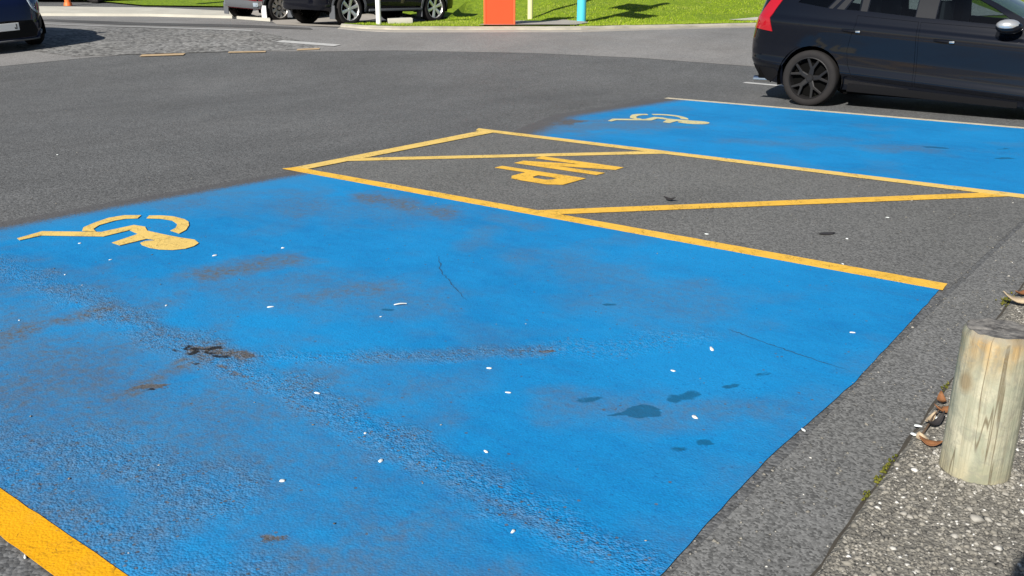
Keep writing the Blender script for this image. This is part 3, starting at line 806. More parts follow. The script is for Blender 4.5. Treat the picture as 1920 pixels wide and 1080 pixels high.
def place_chip(x, y, s, label, group):
    o = bpy.data.objects.new('shell_chip', cms[random.randrange(5)])
    COL.objects.link(o)
    k = 0.0104 * s * random.uniform(0.8, 1.2)
    o.scale = (k * random.uniform(0.75, 1.35), k * random.uniform(0.7, 1.0), k)
    o.rotation_euler = (0, 0, random.uniform(0, 6.28))
    o.location = (x, y, 0.006 if on_blue(x, y) else 0.004)
    tag(o, label, 'shell chip', group)
CHIP_LABELS = ['white chip on blue right of the wheelchair symbol, the farther of two', 'white chip just right of the round head of the near wheelchair symbol', 'small pale chip directly below the arm of the near wheelchair symbol',
 'small pale chip just under the leg of the near wheelchair symbol', 'pale chip on the scuffed seam below the near wheelchair symbol', 'small pale chip on the blue paint above the black tar patch',
 'white chip nearest the left edge of the photo on the blue paint', 'bright white chip midway between the tar patch and the pale scrap', 'bright white chip beside the scuffed seam right of the tar patch',
 'upper of two white chips near the middle of the blue bay', 'lower round one of two white chips near the middle of the blue bay', 'white chip above the dark oil stains on the blue paint', 'white chip just below the right-hand dark oil stain',
 'white chip on blue paint nearest the kerb end of the yellow line', 'bright white chip in the scuffed seam near its right half', 'white chip just below the scuffed seam, left of its right half', 'round white chip alone between the seam and the near yellow line',
 'white chip lowest in the photo on the blue paint', 'tiny white chip in the middle of the scuffed seam', 'white chip on grey asphalt just below the near yellow line', 'white chip nearest the far yellow line in the hatched zone',
 'bright white chip right of the flat dark stain in the hatched zone', 'white chip just above the near yellow line towards its kerb end', 'nearer white chip on the open asphalt left of the bays', 'farther white chip on the open asphalt beyond the bays',
 'tiny pale chip just below the narrow pale scrap', 'white chip at the kerb side edge of the blue paint', 'pale chip in the narrow wedge under the long yellow diagonal']
for (x, y, s), lab in zip(chips, CHIP_LABELS): place_chip(x, y, s, lab, 'white chips scattered over the car park')
place_chip(-1.447, 3.243, 1.9, 'largest white chip, on the blue paint left of the bollard', None)
# a long pale scrap on the blue
bm = bmesh.new()
sec = []
for i in range(7):
    u = i / 6
    w_ = 0.008 * math.sin(math.pi * (0.12 + 0.76 * u))
    z_ = 0.002 + 0.004 * math.sin(math.pi * u)
    sec.append([bm.verts.new((-0.03 + 0.06 * u, -w_, z_)), bm.verts.new((-0.03 + 0.06 * u, 0, z_ + 0.003)), bm.verts.new((-0.03 + 0.06 * u, w_, z_))])
for a_, b_ in zip(sec, sec[1:]):
    for i in range(2): bm.faces.new((a_[i], b_[i], b_[i + 1], a_[i + 1]))
o = from_bm('pale_scrap', bm, M['shell'], None, 60, (-2.83, 2.85, 0.007)); o.rotation_euler = (0, 0, R(55))
tag(o, 'narrow pale scrap lying in the middle of the near blue bay', 'scrap')

M['leaf'] = plain('dead_leaf', (0.20, 0.085, 0.032), 0.7, var=0.5, vscale=60)
M['leaf_pale'] = plain('dry_leaf_pale', (0.42, 0.33, 0.22), 0.75, var=0.35, vscale=60)
M['leaf_dark'] = plain('dark_leaf', (0.025, 0.022, 0.022), 0.7, var=0.3, vscale=60)
M['twig'] = plain('twig', (0.10, 0.065, 0.04), 0.85, var=0.4, vscale=60)
def leaf(x, y, z, L, w, rz, curl, mat, label, group=None, tilt=(0, 0), name='dead_leaf', cat='leaf'):
    bm = bmesh.new()
    rows = []
    K = 8
    for i in range(K + 1):
        u = i / K
        ww = w * math.sin(math.pi * min(1, 0.04 + 0.95 * u)) ** 0.8
        zz = curl * L * (2 * u - 1) ** 2
        rows.append([bm.verts.new(((u - 0.5) * L, -ww, zz + curl * ww * 1.3)), bm.verts.new(((u - 0.5) * L, -ww * 0.5, zz + curl * ww * 0.3)), bm.verts.new(((u - 0.5) * L, 0, zz - 0.001)),
                     bm.verts.new(((u - 0.5) * L, ww * 0.5, zz + curl * ww * 0.4)), bm.verts.new(((u - 0.5) * L, ww, zz + curl * ww * 1.6))])
    for a_, b_ in zip(rows, rows[1:]):
        for i in range(4): bm.faces.new((a_[i], b_[i], b_[i + 1], a_[i + 1]))
    o = from_bm(name, bm, mat, None, 60, (x, y, z))
    s = o.modifiers.new('thickness', 'SOLIDIFY'); s.thickness = 0.0012
    o.rotation_euler = (tilt[0], tilt[1], rz)
    tag(o, label, cat, group)
    return o
leaf(-2.872, 5.548, 0.012, 0.085, 0.022, 0.3, 0.28, M['leaf_dark'], 'dark curled leaf lying beside the long yellow diagonal')
leaf(-1.708, 5.349, 0.006, 0.11, 0.024, 0.9, 0.06, M['leaf_dark'], 'flat dark stain in the hatched zone near its kerb end, built as a leaf shape')  # stands in for a dark ground stain, made with the leaf mesh
leaf(-0.512, 2.865, PZ + 0.012, 0.07, 0.017, 0.2, 0.35, M['leaf'], 'reddish brown leaf at the left foot of the bollard, lowest of the litter')
leaf(-0.545, 2.90, PZ + 0.008, 0.06, 0.018, 2.2, 0.2, M['leaf_pale'], 'pale dry leaf flat beside the reddish leaf at the bollard foot')
leaf(-0.535, 3.02, PZ + 0.016, 0.11, 0.012, 1.35, 0.3, M['leaf_dark'], 'long dark curled leaf standing behind the left side of the bollard')
leaf(-0.560, 3.06, PZ + 0.010, 0.10, 0.011, 1.5, 0.15, M['leaf_pale'], 'long pale strip of dry leaf along the footpath edge behind the bollard')
leaf(-0.530, 3.14, PZ + 0.016, 0.09, 0.020, 0.8, 0.35, M['leaf'], 'brown leaf in the litter behind the bollard, nearest the top')
leaf(-0.565, 3.23, PZ + 0.012, 0.08, 0.015, 1.9, 0.3, M['leaf'], 'farthest brown leaf of the litter behind the bollard')
leaf(-0.53, 3.22, PZ + 0.020, 0.12, 0.010, 1.7, 0.2, M['leaf_pale'], 'upright pale blade of dry grass behind the bollard', tilt=(0.3, -0.3), name='dry_grass')
for k, (x, y, s) in enumerate(((-0.557, 3.10, 1.3), (-0.583, 3.0, 1.1), (-0.578, 2.93, 0.9), (-0.545, 3.17, 1.2))):
    o = bpy.data.objects.new('shell_chip', cms[k]); COL.objects.link(o)
    o.scale = (0.012 * s,) * 3; o.location = (x, y, PZ + 0.003)
    tag(o, ('white shell bit right beside the long dark leaf behind the bollard', 'white shell bit on the footpath edge left of the dark leaf', 'lowest white shell bit, beside the reddish leaf', 'white shell bit nearest the bollard in the upper leaf litter')[k], 'shell chip', 'white bits in the leaf litter')
def twig(pts, r0, label):
    bm = bmesh.new()
    rows = []
    for i, p in enumerate(pts):
        r_ = r0 * (1 - 0.5 * i / (len(pts) - 1))
        rows.append([bm.verts.new((p[0] + r_ * math.cos(a), p[1], p[2] + r_ * math.sin(a))) for a in np.linspace(0, 2 * math.pi, 6, endpoint=False)])
    for a_, b_ in zip(rows, rows[1:]):
        for i in range(6): bm.faces.new((a_[i], a_[(i + 1) % 6], b_[(i + 1) % 6], b_[i]))
    bm.faces.new(rows[0]); bm.faces.new(rows[-1][::-1])
    bmesh.ops.recalc_face_normals(bm, faces=bm.faces[:])
    o = from_bm('twig', bm, M['twig'], None, 60)
    tag(o, label, 'twig')
twig([(-0.555, 2.93, PZ + 0.006), (-0.55, 3.0, PZ + 0.022), (-0.556, 3.08, PZ + 0.016), (-0.545, 3.15, PZ + 0.03)], 0.004, 'dark twig leaning along the litter left of the bollard')
# pale curled sheath lying on the path edge behind the bollard
leaf(-0.535, 4.55, PZ + 0.018, 0.16, 0.032, 0.35, 0.30, M['leaf_pale'], 'pale curled husk on the path edge beyond the bollard top', name='curled_husk', cat='husk')
leaf(-0.555, 4.72, PZ + 0.012, 0.13, 0.020, 1.2, 0.22, M['leaf'], 'brown leaf beside the pale husk at the right edge', name='dead_leaf')
leaf(-0.50, 4.66, PZ + 0.03, 0.15, 0.026, 1.0, 0.3, M['leaf_pale'], 'narrow pale leaf leaning behind the curled husk', tilt=(0.4, 0.1), name='dry_leaf')

# ------------------------------------------------------------------ grass bank
t = MT('grass', 0.85, 0.2)
n1 = t.noise(1.3, 5, 0.65); n2 = t.noise(9, 4, 0.7)
c = t.mix(n1, (0.150, 0.240, 0.006), (0.250, 0.335, 0.020))
c = t.mix(t.ramp(n2, [(0.38, 0.7), (0.6, 0.0)]), c, (0.075, 0.13, 0.012))
c = t.mix(t.ramp(t.noise(3.1, 4), [(0.60, 0.0), (0.78, 0.6)]), c, (0.30, 0.30, 0.10))
t.set(Base_Color=c).normal(t.bump(t.math('ADD', n2, t.noise(30, 3)), 0.6, 0.06))
M['grass'] = t.m
ls = np.arange(-3.75, 26, 0.3)
bm = bmesh.new()
prev = None
for l in ls:
    k = kerb_d(l) + 0.13
    lim = 40.0
    ds = [0, 0.15, 0.4, 0.7, 1.0, 1.4, 1.8, 2.2, 2.7, 3.3, 4, 5, 6.5, 8, 10, 13, 17]
    if l < -2.2:   # only a tongue of grass in front of the cars
        cap = np.interp(l, [-3.75, -2.2], [0.2, 1.7])
        ds = [min(q, cap * (1 + 0.001 * i)) for i, q in enumerate(ds)]
    elif l < -0.9:
        cap = np.interp(l, [-2.2, -1.6, -0.9], [1.7, 3.2, 17])
        ds = [min(q, cap * (1 + 0.001 * i)) for i, q in enumerate(ds)]
    r = []
    for q in ds:
        x, y = to_xy(l, k + q)
        r.append(bm.verts.new((x, y, bank(l, k + q))))
    if prev:
        for i in range(len(ds) - 1): bm.faces.new((prev[i], r[i], r[i + 1], prev[i + 1]))
    prev = r
bm.normal_update()
for f in bm.faces:
    if f.normal.z < 0: f.normal_flip()
bk = from_bm('grass_bank', bm, M['grass'], None, 80); bk['kind'] = 'structure'

sheet('grass_verge', [to_xy(-1.0, 23.6), to_xy(-1.0, 37.5), to_xy(-7.5, 37.5), to_xy(-7.0, 29), to_xy(-3.4, 26.6), to_xy(-1.75, 25.2)], 0.0, M['grass'], 0.4, path_z)
sheet('grass_verge', [(-29.2, 16.6), (-27.2, 16.6), (-24.9, 18.0), (-25.5, 19.3), (-30, 26), (-44, 26), (-40, 18), (-33, 15.5)], 0.05, M['grass'], 0.5)

def blades(name, centres, h0, h1, seed, zfun):
    g = np.random.default_rng(seed)
    n = len(centres)
    V = np.zeros((n, 3, 3))
    a = g.uniform(0, 6.28, n); h = g.uniform(h0, h1, n); w = h * 0.16
    lean = g.normal(0, 0.4, (n, 2)) * h[:, None]
    z = np.array([zfun(*c_) for c_ in centres]) - 0.01
    for k, s in ((0, -1), (1, 1)):
        V[:, k, 0] = centres[:, 0] + s * w * np.cos(a); V[:, k, 1] = centres[:, 1] + s * w * np.sin(a); V[:, k, 2] = z
    V[:, 2, 0] = centres[:, 0] + lean[:, 0]; V[:, 2, 1] = centres[:, 1] + lean[:, 1]; V[:, 2, 2] = z + h
    me = bpy.data.meshes.new(name)
    me.from_pydata(V.reshape(-1, 3).tolist(), [], [(3 * i, 3 * i + 1, 3 * i + 2) for i in range(n)])
    at = me.attributes.new('tint', 'FLOAT', 'POINT')
    at.data.foreach_set('value', np.repeat(g.uniform(0, 1, n), 3).astype(np.float32))
    o = link(name, me, M['blade']); o['kind'] = 'stuff'
    return o
t = MT('grass_blades', 0.8, 0.08)
c = t.ramp(t.attr('tint'), [(0.0, (0.155, 0.25, 0.006)), (0.5, (0.24, 0.34, 0.013)), (0.85, (0.33, 0.39, 0.035)), (1.0, (0.44, 0.41, 0.14))])
c = t.mix(t.ramp(t.noise(0.9, 4), [(0.40, 0.0), (0.62, 0.6)]), c, (0.150, 0.245, 0.012))
c = t.mix(t.ramp(t.noise(0.45, 5, 0.7), [(0.52, 0.0), (0.70, 0.75)]), c, (0.33, 0.34, 0.09))
t.set(Base_Color=c)
t.b.inputs['Subsurface Weight'].default_value = 0.0
M['blade'] = t.m
cl = []
while len(cl) < 46000:
    l = random.uniform(-3.4, 8.5)
    q = random.random() ** 1.6 * 8.5
    d = kerb_d(l) + 0.15 + q
    if l < -0.95:
        cap = np.interp(l, [-3.75, -2.2, -1.6, -0.9], [0.2, 1.5, 2.9, 17])
        if q > cap: continue
    if -0.7 < l < 1.6 and q < 2.0 and not (l > 1.25): 
        if q < 1.75: continue
    if 4.5 < l and 0.9 < d - kerb_d(l) < 2.5 and 23.1 < d: 
        if random.random() < 0.9: continue
    cl.append(to_xy(l, d))
cl = np.array(cl)
blades('grass', cl, 0.018, 0.055, 4, lambda x, y: bank(*to_ld(x, y)))

# ------------------------------------------------------------------ poles, sign board and small street things
def tube(bm, p, q, r, seg=16, r2=None):
    p, q = Vector(p), Vector(q)
    ax = (q - p).normalized()
    u = ax.orthogonal().normalized(); v = ax.cross(u)
    r2 = r if r2 is None else r2
    A = [bm.verts.new(p + (u * math.cos(a) + v * math.sin(a)) * r) for a in np.linspace(0, 2 * math.pi, seg, endpoint=False)]
    B = [bm.verts.new(q + (u * math.cos(a) + v * math.sin(a)) * r2) for a in np.linspace(0, 2 * math.pi, seg, endpoint=False)]
    for i in range(seg): bm.faces.new((A[i], A[(i + 1) % seg], B[(i + 1) % seg], B[i]))
    bm.faces.new(A[::-1]); bm.faces.new(B)

def box(bm, c, s, rz=0.0, bevel=0.0):
    m = Matrix.Translation(c) @ Matrix.Rotation(rz, 4, 'Z') @ Matrix.Diagonal((*s, 1))
    r = bmesh.ops.create_cube(bm, size=1.0, matrix=m)
    if bevel:
        es = list({e_ for v in r['verts'] for e_ in v.link_edges})
        bmesh.ops.bevel(bm, geom=es, offset=bevel, segments=2, affect='EDGES', profile=0.6)

M['cyan'] = plain('cyan_pole_paint', (0.075, 0.50, 0.66), 0.4, var=0.1)
M['white_pole'] = plain('white_pole_paint', (0.80, 0.80, 0.78), 0.45)
M['cream_pole'] = plain('cream_pole_paint', (0.72, 0.68, 0.34), 0.5)
M['orange_red'] = plain('orange_red_panel', (0.72, 0.070, 0.022), 0.6, spec=0.15, var=0.06, vscale=3)
M['orange_edge'] = plain('orange_frame', (0.76, 0.11, 0.04), 0.6, spec=0.15)
M['sign_back'] = plain('sign_backs', (0.45, 0.47, 0.48), 0.5)

def bz(x, y): return bank(*to_ld(x, y))
def post(name, x, y, r, h, mat, label, cat='pole', cap=None):
    root = tag(empty(name, (x, y, bz(x, y) - 0.02)), label, cat)
    bm = bmesh.new()
    tube(bm, (0, 0, -0.1), (0, 0, h), r)
    from_bm('shaft', bm, mat, root, 40)
    bm = bmesh.new(); tube(bm, (0, 0, h), (0, 0, h + r * 0.5), r * 1.05, 16, r * 0.6)
    from_bm('cap', bm, mat, root, 40)
    return root

post('white_post', -14.77, 14.54, 0.055, 2.9, M['white_pole'], 'white pole standing on the grass in front of the dark four wheel drive')
post('cream_post', -13.74, 18.68, 0.065, 3.2, M['cream_pole'], 'thin pale yellow pole on the grass right of the orange board')
bp = post('sign_pole', -11.90, 18.15, 0.105, 3.6, M['cyan'], 'bright cyan sign pole on the grass right of the thin yellow pole', 'sign pole')
for (ox, z, w, h) in ((0.40, 1.62, 0.85, 0.72), (-0.26, 2.62, 0.90, 0.90)):
    bm = bmesh.new(); box(bm, (ox, -0.13, z), (w, 0.02, h), 0, 0.006)
    bk_ = from_bm('sign_board', bm, M['sign_back'], bp)
    bm = bmesh.new(); box(bm, (0, -0.08, z), (0.08, 0.09, 0.06)); from_bm('bracket', bm, M['sign_back'], bk_)
post('cyan_post', -26.22, 17.57, 0.17, 3.0, M['cyan'], 'far cyan pole standing on the verge left of the maroon four wheel drive')
# orange-red board
rz = math.atan2(16.11 - 15.89, -12.37 + 12.89)
rp = tag(empty('orange_board', (-12.60, 16.02, bz(-12.6, 16.02) - 0.01)), 'orange red upright board standing at the road edge', 'sign board')
rp.rotation_euler = (0, 0, R(35))
bm = bmesh.new(); box(bm, (0, 0, 0.93), (0.58, 0.10, 1.9), 0, 0.004); from_bm('panel', bm, M['orange_red'], rp)
for sx in (-1, 1):
    bm = bmesh.new(); box(bm, (sx * 0.315, 0, 0.94), (0.045, 0.13, 1.94), 0, 0.006); from_bm('frame_edge', bm, M['orange_edge'], rp)
bm = bmesh.new(); box(bm, (0, -0.004, -0.01), (0.57, 0.115, 0.07), 0, 0.004); from_bm('bottom_rail', bm, M['orange_edge'], rp)
# stone under the four wheel drive
bm = bmesh.new(); box(bm, (0, 0, 0.06), (0.55, 0.22, 0.16), 0, 0.03)
for v in bm.verts: v.co += Vector((mnoise.noise(v.co * 7), mnoise.noise(v.co * 7 + Vector((5, 0, 0))), mnoise.noise(v.co * 7 + Vector((0, 5, 0))))) * 0.025
o = from_bm('kerb_stone', bm, M['concrete'], None, 40, (-14.62, 15.05, bz(-14.62, 15.05) - 0.02)); o.rotation_euler = (0, 0, R(52))
tag(o, 'pale loose kerb stone on the grass under the dark four wheel drive', 'stone')
# orange marker post far left
mk = tag(empty('marker_post', (-29.3, 15.3, terr(-29.3, 15.3))), 'orange and white marker post on the far pavement edge', 'marker post')
M['orange'] = plain('marker_orange', (0.75, 0.16, 0.03), 0.5)
bm = bmesh.new(); tube(bm, (0, 0, 0), (0, 0, 0.10), 0.13, 20, 0.11); from_bm('base', bm, M['orange'], mk, 40)
bm = bmesh.new(); tube(bm, (0, 0, 0.10), (0, 0, 0.45), 0.09, 16, 0.08); from_bm('lower_band', bm, M['orange'], mk, 40)
bm = bmesh.new(); tube(bm, (0, 0, 0.45), (0, 0, 0.75), 0.08, 16, 0.075); from_bm('white_band', bm, M['white_pole'], mk, 40)
bm = bmesh.new(); tube(bm, (0, 0, 0.75), (0, 0, 1.05), 0.075, 16, 0.07); from_bm('upper_band', bm, M['orange'], mk, 40)

# ------------------------------------------------------------------ cars
def paint(name, col, metal=0.25):
    return plain(name, col, 0.22, 0.0, 0.75, 0.06)
t = MT('car_glass', 0.02, 0.5)
tr = t.n.new('ShaderNodeBsdfTransparent'); tr.inputs[0].default_value = (0.36, 0.43, 0.46, 1)
gl = t.n.new('ShaderNodeBsdfGlossy'); gl.inputs['Roughness'].default_value = 0.01
lw = t.n.new('ShaderNodeFresnel'); lw.inputs['IOR'].default_value = 1.5
mx = t.n.new('ShaderNodeMixShader')
t.l.new(lw.outputs[0], mx.inputs[0]); t.l.new(tr.outputs[0], mx.inputs[1]); t.l.new(gl.outputs[0], mx.inputs[2])
t.l.new(mx.outputs[0], t.n['Material Output'].inputs[0])
M['glass'] = t.m
M['tyre'] = plain('tyre_rubber', (0.021, 0.0195, 0.0195), 0.85, spec=0.12, var=0.2, vscale=14)
M['trim'] = plain('black_trim', (0.007, 0.007, 0.008), 0.65, spec=0.12)
M['trim_grey'] = plain('grey_pillar_trim', (0.020, 0.021, 0.024), 0.5, spec=0.06)
M['dark'] = plain('underbody', (0.004, 0.004, 0.004), 0.95, spec=0.02)
M['interior'] = plain('interior', (0.02, 0.02, 0.022), 0.8)
M['chrome'] = plain('chrome', (0.8, 0.8, 0.8), 0.10, 1.0)
M['silver'] = plain('silver_alloy', (0.75, 0.75, 0.74), 0.30, 0.75)
M['black_alloy'] = plain('black_alloy', (0.014, 0.0135, 0.014), 0.45, 0.0, 0.25, spec=0.12)
M['grey_alloy'] = plain('grey_alloy', (0.42, 0.40, 0.37), 0.42, 0.5)
M['cladding'] = plain('grey_cladding', (0.085, 0.09, 0.10), 0.55)
M['flap'] = plain('pale_mud_flap', (0.62, 0.62, 0.62), 0.6)
M['red_lens'] = plain('red_lens', (0.34, 0.006, 0.013), 0.12, 0, 1.0)
M['clear_lens'] = plain('headlamp_lens', (0.30, 0.36, 0.42), 0.08, 0, 1.0)
M['plate'] = plain('number_plate', (0.78, 0.78, 0.76), 0.4)
M['ink'] = plain('plate_ink', (0.015, 0.015, 0.015), 0.5)

class Car:
    """body as a skirt round a super-ellipse plan: s runs from the rear centre to the front centre, z is height"""
    def __init__(c, L, w, n, side, rear, front, wedge=0.0):
        c.h = L / 2; c.w = w; c.n = n
        c.side, c.rear, c.front = side, rear, front
        th = np.concatenate([np.linspace(math.pi, 0, 1601)])
        x = c.h * np.sign(np.cos(th)) * np.abs(np.cos(th)) ** (2 / n)
        y = w * np.abs(np.sin(th)) ** (2 / n)
        c.px, c.py = x, y
        c.ps = np.concatenate([[0], np.cumsum(np.hypot(np.diff(x), np.diff(y)))])
        c.S = c.ps[-1]
        gx, gy = np.gradient(x, c.ps), np.gradient(y, c.ps)
        L_ = np.hypot(gx, gy)
        c.nx, c.ny = -gy / L_, gx / L_
        c.wedge = wedge
        zz = np.arange(0.0, 2.0, 0.004)
        ker = np.exp(-0.5 * (np.arange(-12, 13) * 0.004 / 0.011) ** 2); ker /= ker.sum()
        def smooth(prof):
            v = np.interp(zz, [q[0] for q in prof], [q[1] for q in prof])
            v = np.convolve(np.pad(v, 12, mode='edge'), ker, mode='valid')
            return lambda z: np.interp(z, zz, v)
        c.side_f, c.rear_f, c.front_f = smooth(side), smooth(rear), smooth(front)
    def s(c, x):
        return float(np.interp(x, c.px, c.ps))
    def pt(c, s, z, off=0.0):
        x = np.interp(s, c.ps, c.px); y = np.interp(s, c.ps, c.py)
        nx = np.interp(s, c.ps, c.nx); ny = np.interp(s, c.ps, c.ny)
        wr = max(0.0, -nx) ** 2; wf = max(0.0, nx) ** 2; ws = max(0.0, 1 - wr - wf)
        q = z + c.wedge * x        # the waistline falls towards the nose
        o = ws * c.side_f(q) + wr * c.rear_f(q) + wf * c.front_f(q) + off
        return Vector((x + nx * o, max(0.0, y + ny * o), z))
    def panel(c, outline, holes=(), off=0.0, step=(0.07, 0.05), side=0):
        """outline in (s, z); side +1 left, -1 right, 0 both"""
        bm = bmesh.new()
        es = []
        for loop in [list(outline)] + [list(h) for h in holes]:
            vs = [bm.verts.new((a, b + c.wedge * float(np.interp(a, c.ps, c.px)), 0)) for a, b in loop]
            es += [bm.edges.new((vs[i], vs[(i + 1) % len(vs)])) for i in range(len(vs))]
        bmesh.ops.triangle_fill(bm, edges=es, use_beauty=True)
        for ax in (0, 1):
            lo = min(v.co[ax] for v in bm.verts); hi = max(v.co[ax] for v in bm.verts)
            g = math.ceil(lo / step[ax]) * step[ax]
            while g < hi:
                if g > lo + 1e-4:
                    co = [0, 0, 0]; no = [0, 0, 0]; co[ax] = g; no[ax] = 1
                    bmesh.ops.bisect_plane(bm, geom=bm.verts[:] + bm.edges[:] + bm.faces[:], dist=1e-5, plane_co=co, plane_no=no)
                g += step[ax]
        for v in bm.verts: v.co = c.pt(v.co.x, v.co.y - c.wedge * float(np.interp(v.co.x, c.ps, c.px)), off)
        def orient(sgn):
            bm.normal_update()
            for f in bm.faces:
                m = f.calc_center_median()
                if f.normal.dot(Vector((m.x * 0.35, m.y, 0.0))) < 0: f.normal_flip()
        orient(1)
        if side <= 0:
            if side == 0:
                g = bmesh.ops.duplicate(bm, geom=bm.verts[:] + bm.edges[:] + bm.faces[:])['geom']
                for v in g:
                    if isinstance(v, bmesh.types.BMVert): v.co.y *= -1
                bmesh.ops.reverse_faces(bm, faces=[f for f in g if isinstance(f, bmesh.types.BMFace)])
            else:
                for v in bm.verts: v.co.y *= -1
                bmesh.ops.reverse_faces(bm, faces=bm.faces[:])
        bmesh.ops.remove_doubles(bm, verts=bm.verts[:], dist=1e-5)
        return bm
    def add(c, name, parent, mat, outline, holes=(), off=0.0, side=0, thick=0.02, step=(0.07, 0.05), sm=32):
        o = from_bm(name, c.panel(outline, holes, off, step, side), mat, parent, sm)
        if thick:
            m = o.modifiers.new('thickness', 'SOLIDIFY'); m.thickness = thick; m.offset = -1
            e_ = o.modifiers.new('edges', 'EDGE_SPLIT'); e_.split_angle = R(40)
        return o
    def loft(c, name, parent, mat, path, crown=0.05, k=10, off=0.0):
        """surface between the two side edges along path [(s, z, crown)]"""
        bm = bmesh.new()
        rows = []
        for (s, z, cr) in path:
            p = c.pt(s, z, off)
            rows.append([bm.verts.new((p.x, p.y * u, p.z + cr * (1 - u * u))) for u in np.linspace(-1, 1, k + 1)])
        for a, b in zip(rows, rows[1:]):
            for i in range(k):
                bm.faces.new((a[i], a[i + 1], b[i + 1], b[i]))
        bmesh.ops.remove_doubles(bm, verts=bm.verts[:], dist=1e-4)
        bm.normal_update()
        for f in bm.faces:
            if f.normal.z < 0: f.normal_flip()
        return from_bm(name, bm, mat, parent, 40)

def arc(c, cx, cz, r, zb, rev=False, k=18, sx=1.0):
    """wheel arch points in (s, z), from rear foot to front foot"""
    a0 = math.asin(max(-1, min(1, (zb - cz) / r)))
    out = []
    for a in np.linspace(math.pi - a0, a0, k):
        out.append((c.s(cx + r * sx * math.cos(a)), cz + r * math.sin(a)))
    return out

def wheel_meshes(r, width, rim_r, style, rim_mat, n):
    """wheel along +y outwards, centred on the hub"""
    h = width / 2
    bm = bmesh.new()
    prof = [(rim_r * 0.97, -h * 0.86), (rim_r + 0.02, -h), (r - 0.035, -h * 1.0), (r - 0.010, -h * 0.90), (r, -h * 0.72), (r, h * 0.72), (r - 0.010, h * 0.90), (r - 0.035, h * 1.0), (rim_r + 0.02, h), (rim_r * 0.97, h * 0.86)]
    seg = 48
    rows = [[bm.verts.new((q * math.cos(a), y, q * math.sin(a))) for a in np.linspace(0, 2 * math.pi, seg, endpoint=False)] for q, y in prof]
    for a, b in zip(rows, rows[1:]):
        for i in range(seg): bm.faces.new((a[i], b[i], b[(i + 1) % seg], a[(i + 1) % seg]))
    bmesh.ops.recalc_face_normals(bm, faces=bm.faces[:])
    ty = bpy.data.meshes.new('tyre'); bm.to_mesh(ty); bm.free(); ty.materials.append(M['tyre']); ty.shade_smooth(); ty.set_sharp_from_angle(angle=R(50))
    bm = bmesh.new()
    prof = [(rim_r * 0.99, h * 0.90), (rim_r * 0.95, h * 0.93), (rim_r * 0.92, h * 0.80), (rim_r * 0.88, h * 0.1), (rim_r * 0.86, -h * 0.7)]
    rows = [[bm.verts.new((q * math.cos(a), y, q * math.sin(a))) for a in np.linspace(0, 2 * math.pi, seg, endpoint=False)] for q, y in prof]
    for a, b in zip(rows, rows[1:]):
        for i in range(seg): bm.faces.new((a[i], b[i], b[(i + 1) % seg], a[(i + 1) % seg]))
    bmesh.ops.recalc_face_normals(bm, faces=bm.faces[:])
    for f in bm.faces: pass
    # spokes
    def bar(a0, r0, a1, r1, w0, w1, y0, y1, th):
        p0 = Vector((r0 * math.cos(a0), y0, r0 * math.sin(a0))); p1 = Vector((r1 * math.cos(a1), y1, r1 * math.sin(a1)))
        d = (p1 - p0).normalized(); sd = d.cross(Vector((0, 1, 0))).normalized()
        vs = []
        for p, w in ((p0, w0), (p1, w1)):
            for (u, v) in ((-1, -th), (-1, -0.004), (-0.55, 0), (0.55, 0), (1, -0.004), (1, -th)):
                vs.append(bm.verts.new(p + sd * u * w / 2 + Vector((0, v, 0))))
        for i in range(6): bm.faces.new((vs[i], vs[(i + 1) % 6], vs[6 + (i + 1) % 6], vs[6 + i]))
        bm.faces.new(vs[:6][::-1]); bm.faces.new(vs[6:])
    for k in range(n):
        a = 2 * math.pi * k / n + math.pi / 2 + 0.2
        if style == 'vee':
            bar(a, rim_r * 0.10, a, rim_r * 0.58, rim_r * 0.24, rim_r * 0.20, h * 0.60, h * 0.76, 0.035)
            bar(a - 0.05, rim_r * 0.45, a - 0.33, rim_r * 0.94, rim_r * 0.13, rim_r * 0.11, h * 0.725, h * 0.86, 0.035)
            bar(a + 0.05, rim_r * 0.45, a + 0.24, rim_r * 0.94, rim_r * 0.13, rim_r * 0.11, h * 0.722, h * 0.855, 0.035)
        elif style == 'star':
            bar(a, rim_r * 0.12, a, rim_r * 0.94, rim_r * 0.24, rim_r * 0.33, h * 0.72, h * 0.86, 0.03)
        else:
            bar(a, rim_r * 0.3, a, rim_r * 0.94, rim_r * 0.30, rim_r * 0.34, h * 0.55, h * 0.82, 0.02)
    bmesh.ops.recalc_face_normals(bm, faces=[f for f in bm.faces])
    rm = bpy.data.meshes.new('rim'); bm.to_mesh(rm); bm.free(); rm.materials.append(rim_mat)
    bm = bmesh.new()
    tube(bm, (0, h * 0.3, 0), (0, h * 0.74, 0), rim_r * 0.23, 24, rim_r * 0.17)
    tube(bm, (0, h * 0.741, 0), (0, h * 0.78, 0), rim_r * 0.14, 20, rim_r * 0.12)
    hb = bpy.data.meshes.new('hub_cap'); bm.to_mesh(hb); bm.free(); hb.materials.append(rim_mat)
    bm = bmesh.new()
    tube(bm, (0, -h * 0.6, 0), (0, h * 0.15, 0), rim_r * 0.86, 32)
    bd = bpy.data.meshes.new('brake_disc'); bm.to_mesh(bd); bm.free(); bd.materials.append(M['dark'])
    return ty, rm, hb, bd

def wheels(root, xr, xf, track, r, width, rim_r, style, rim_mat, n):
    ms = wheel_meshes(r, width, rim_r, style, rim_mat, n)
    for x in (xr, xf):
        for sg in (-1, 1):
            w_ = link('wheel', ms[0], None, root); w_.location = (x, sg * (track - width / 2), r)
            if sg < 0: w_.rotation_euler = (0, 0, math.pi)
            for nm, me_ in (('rim', ms[1]), ('hub_cap', ms[2]), ('brake_disc', ms[3])):
                link(nm, me_, None, w_)

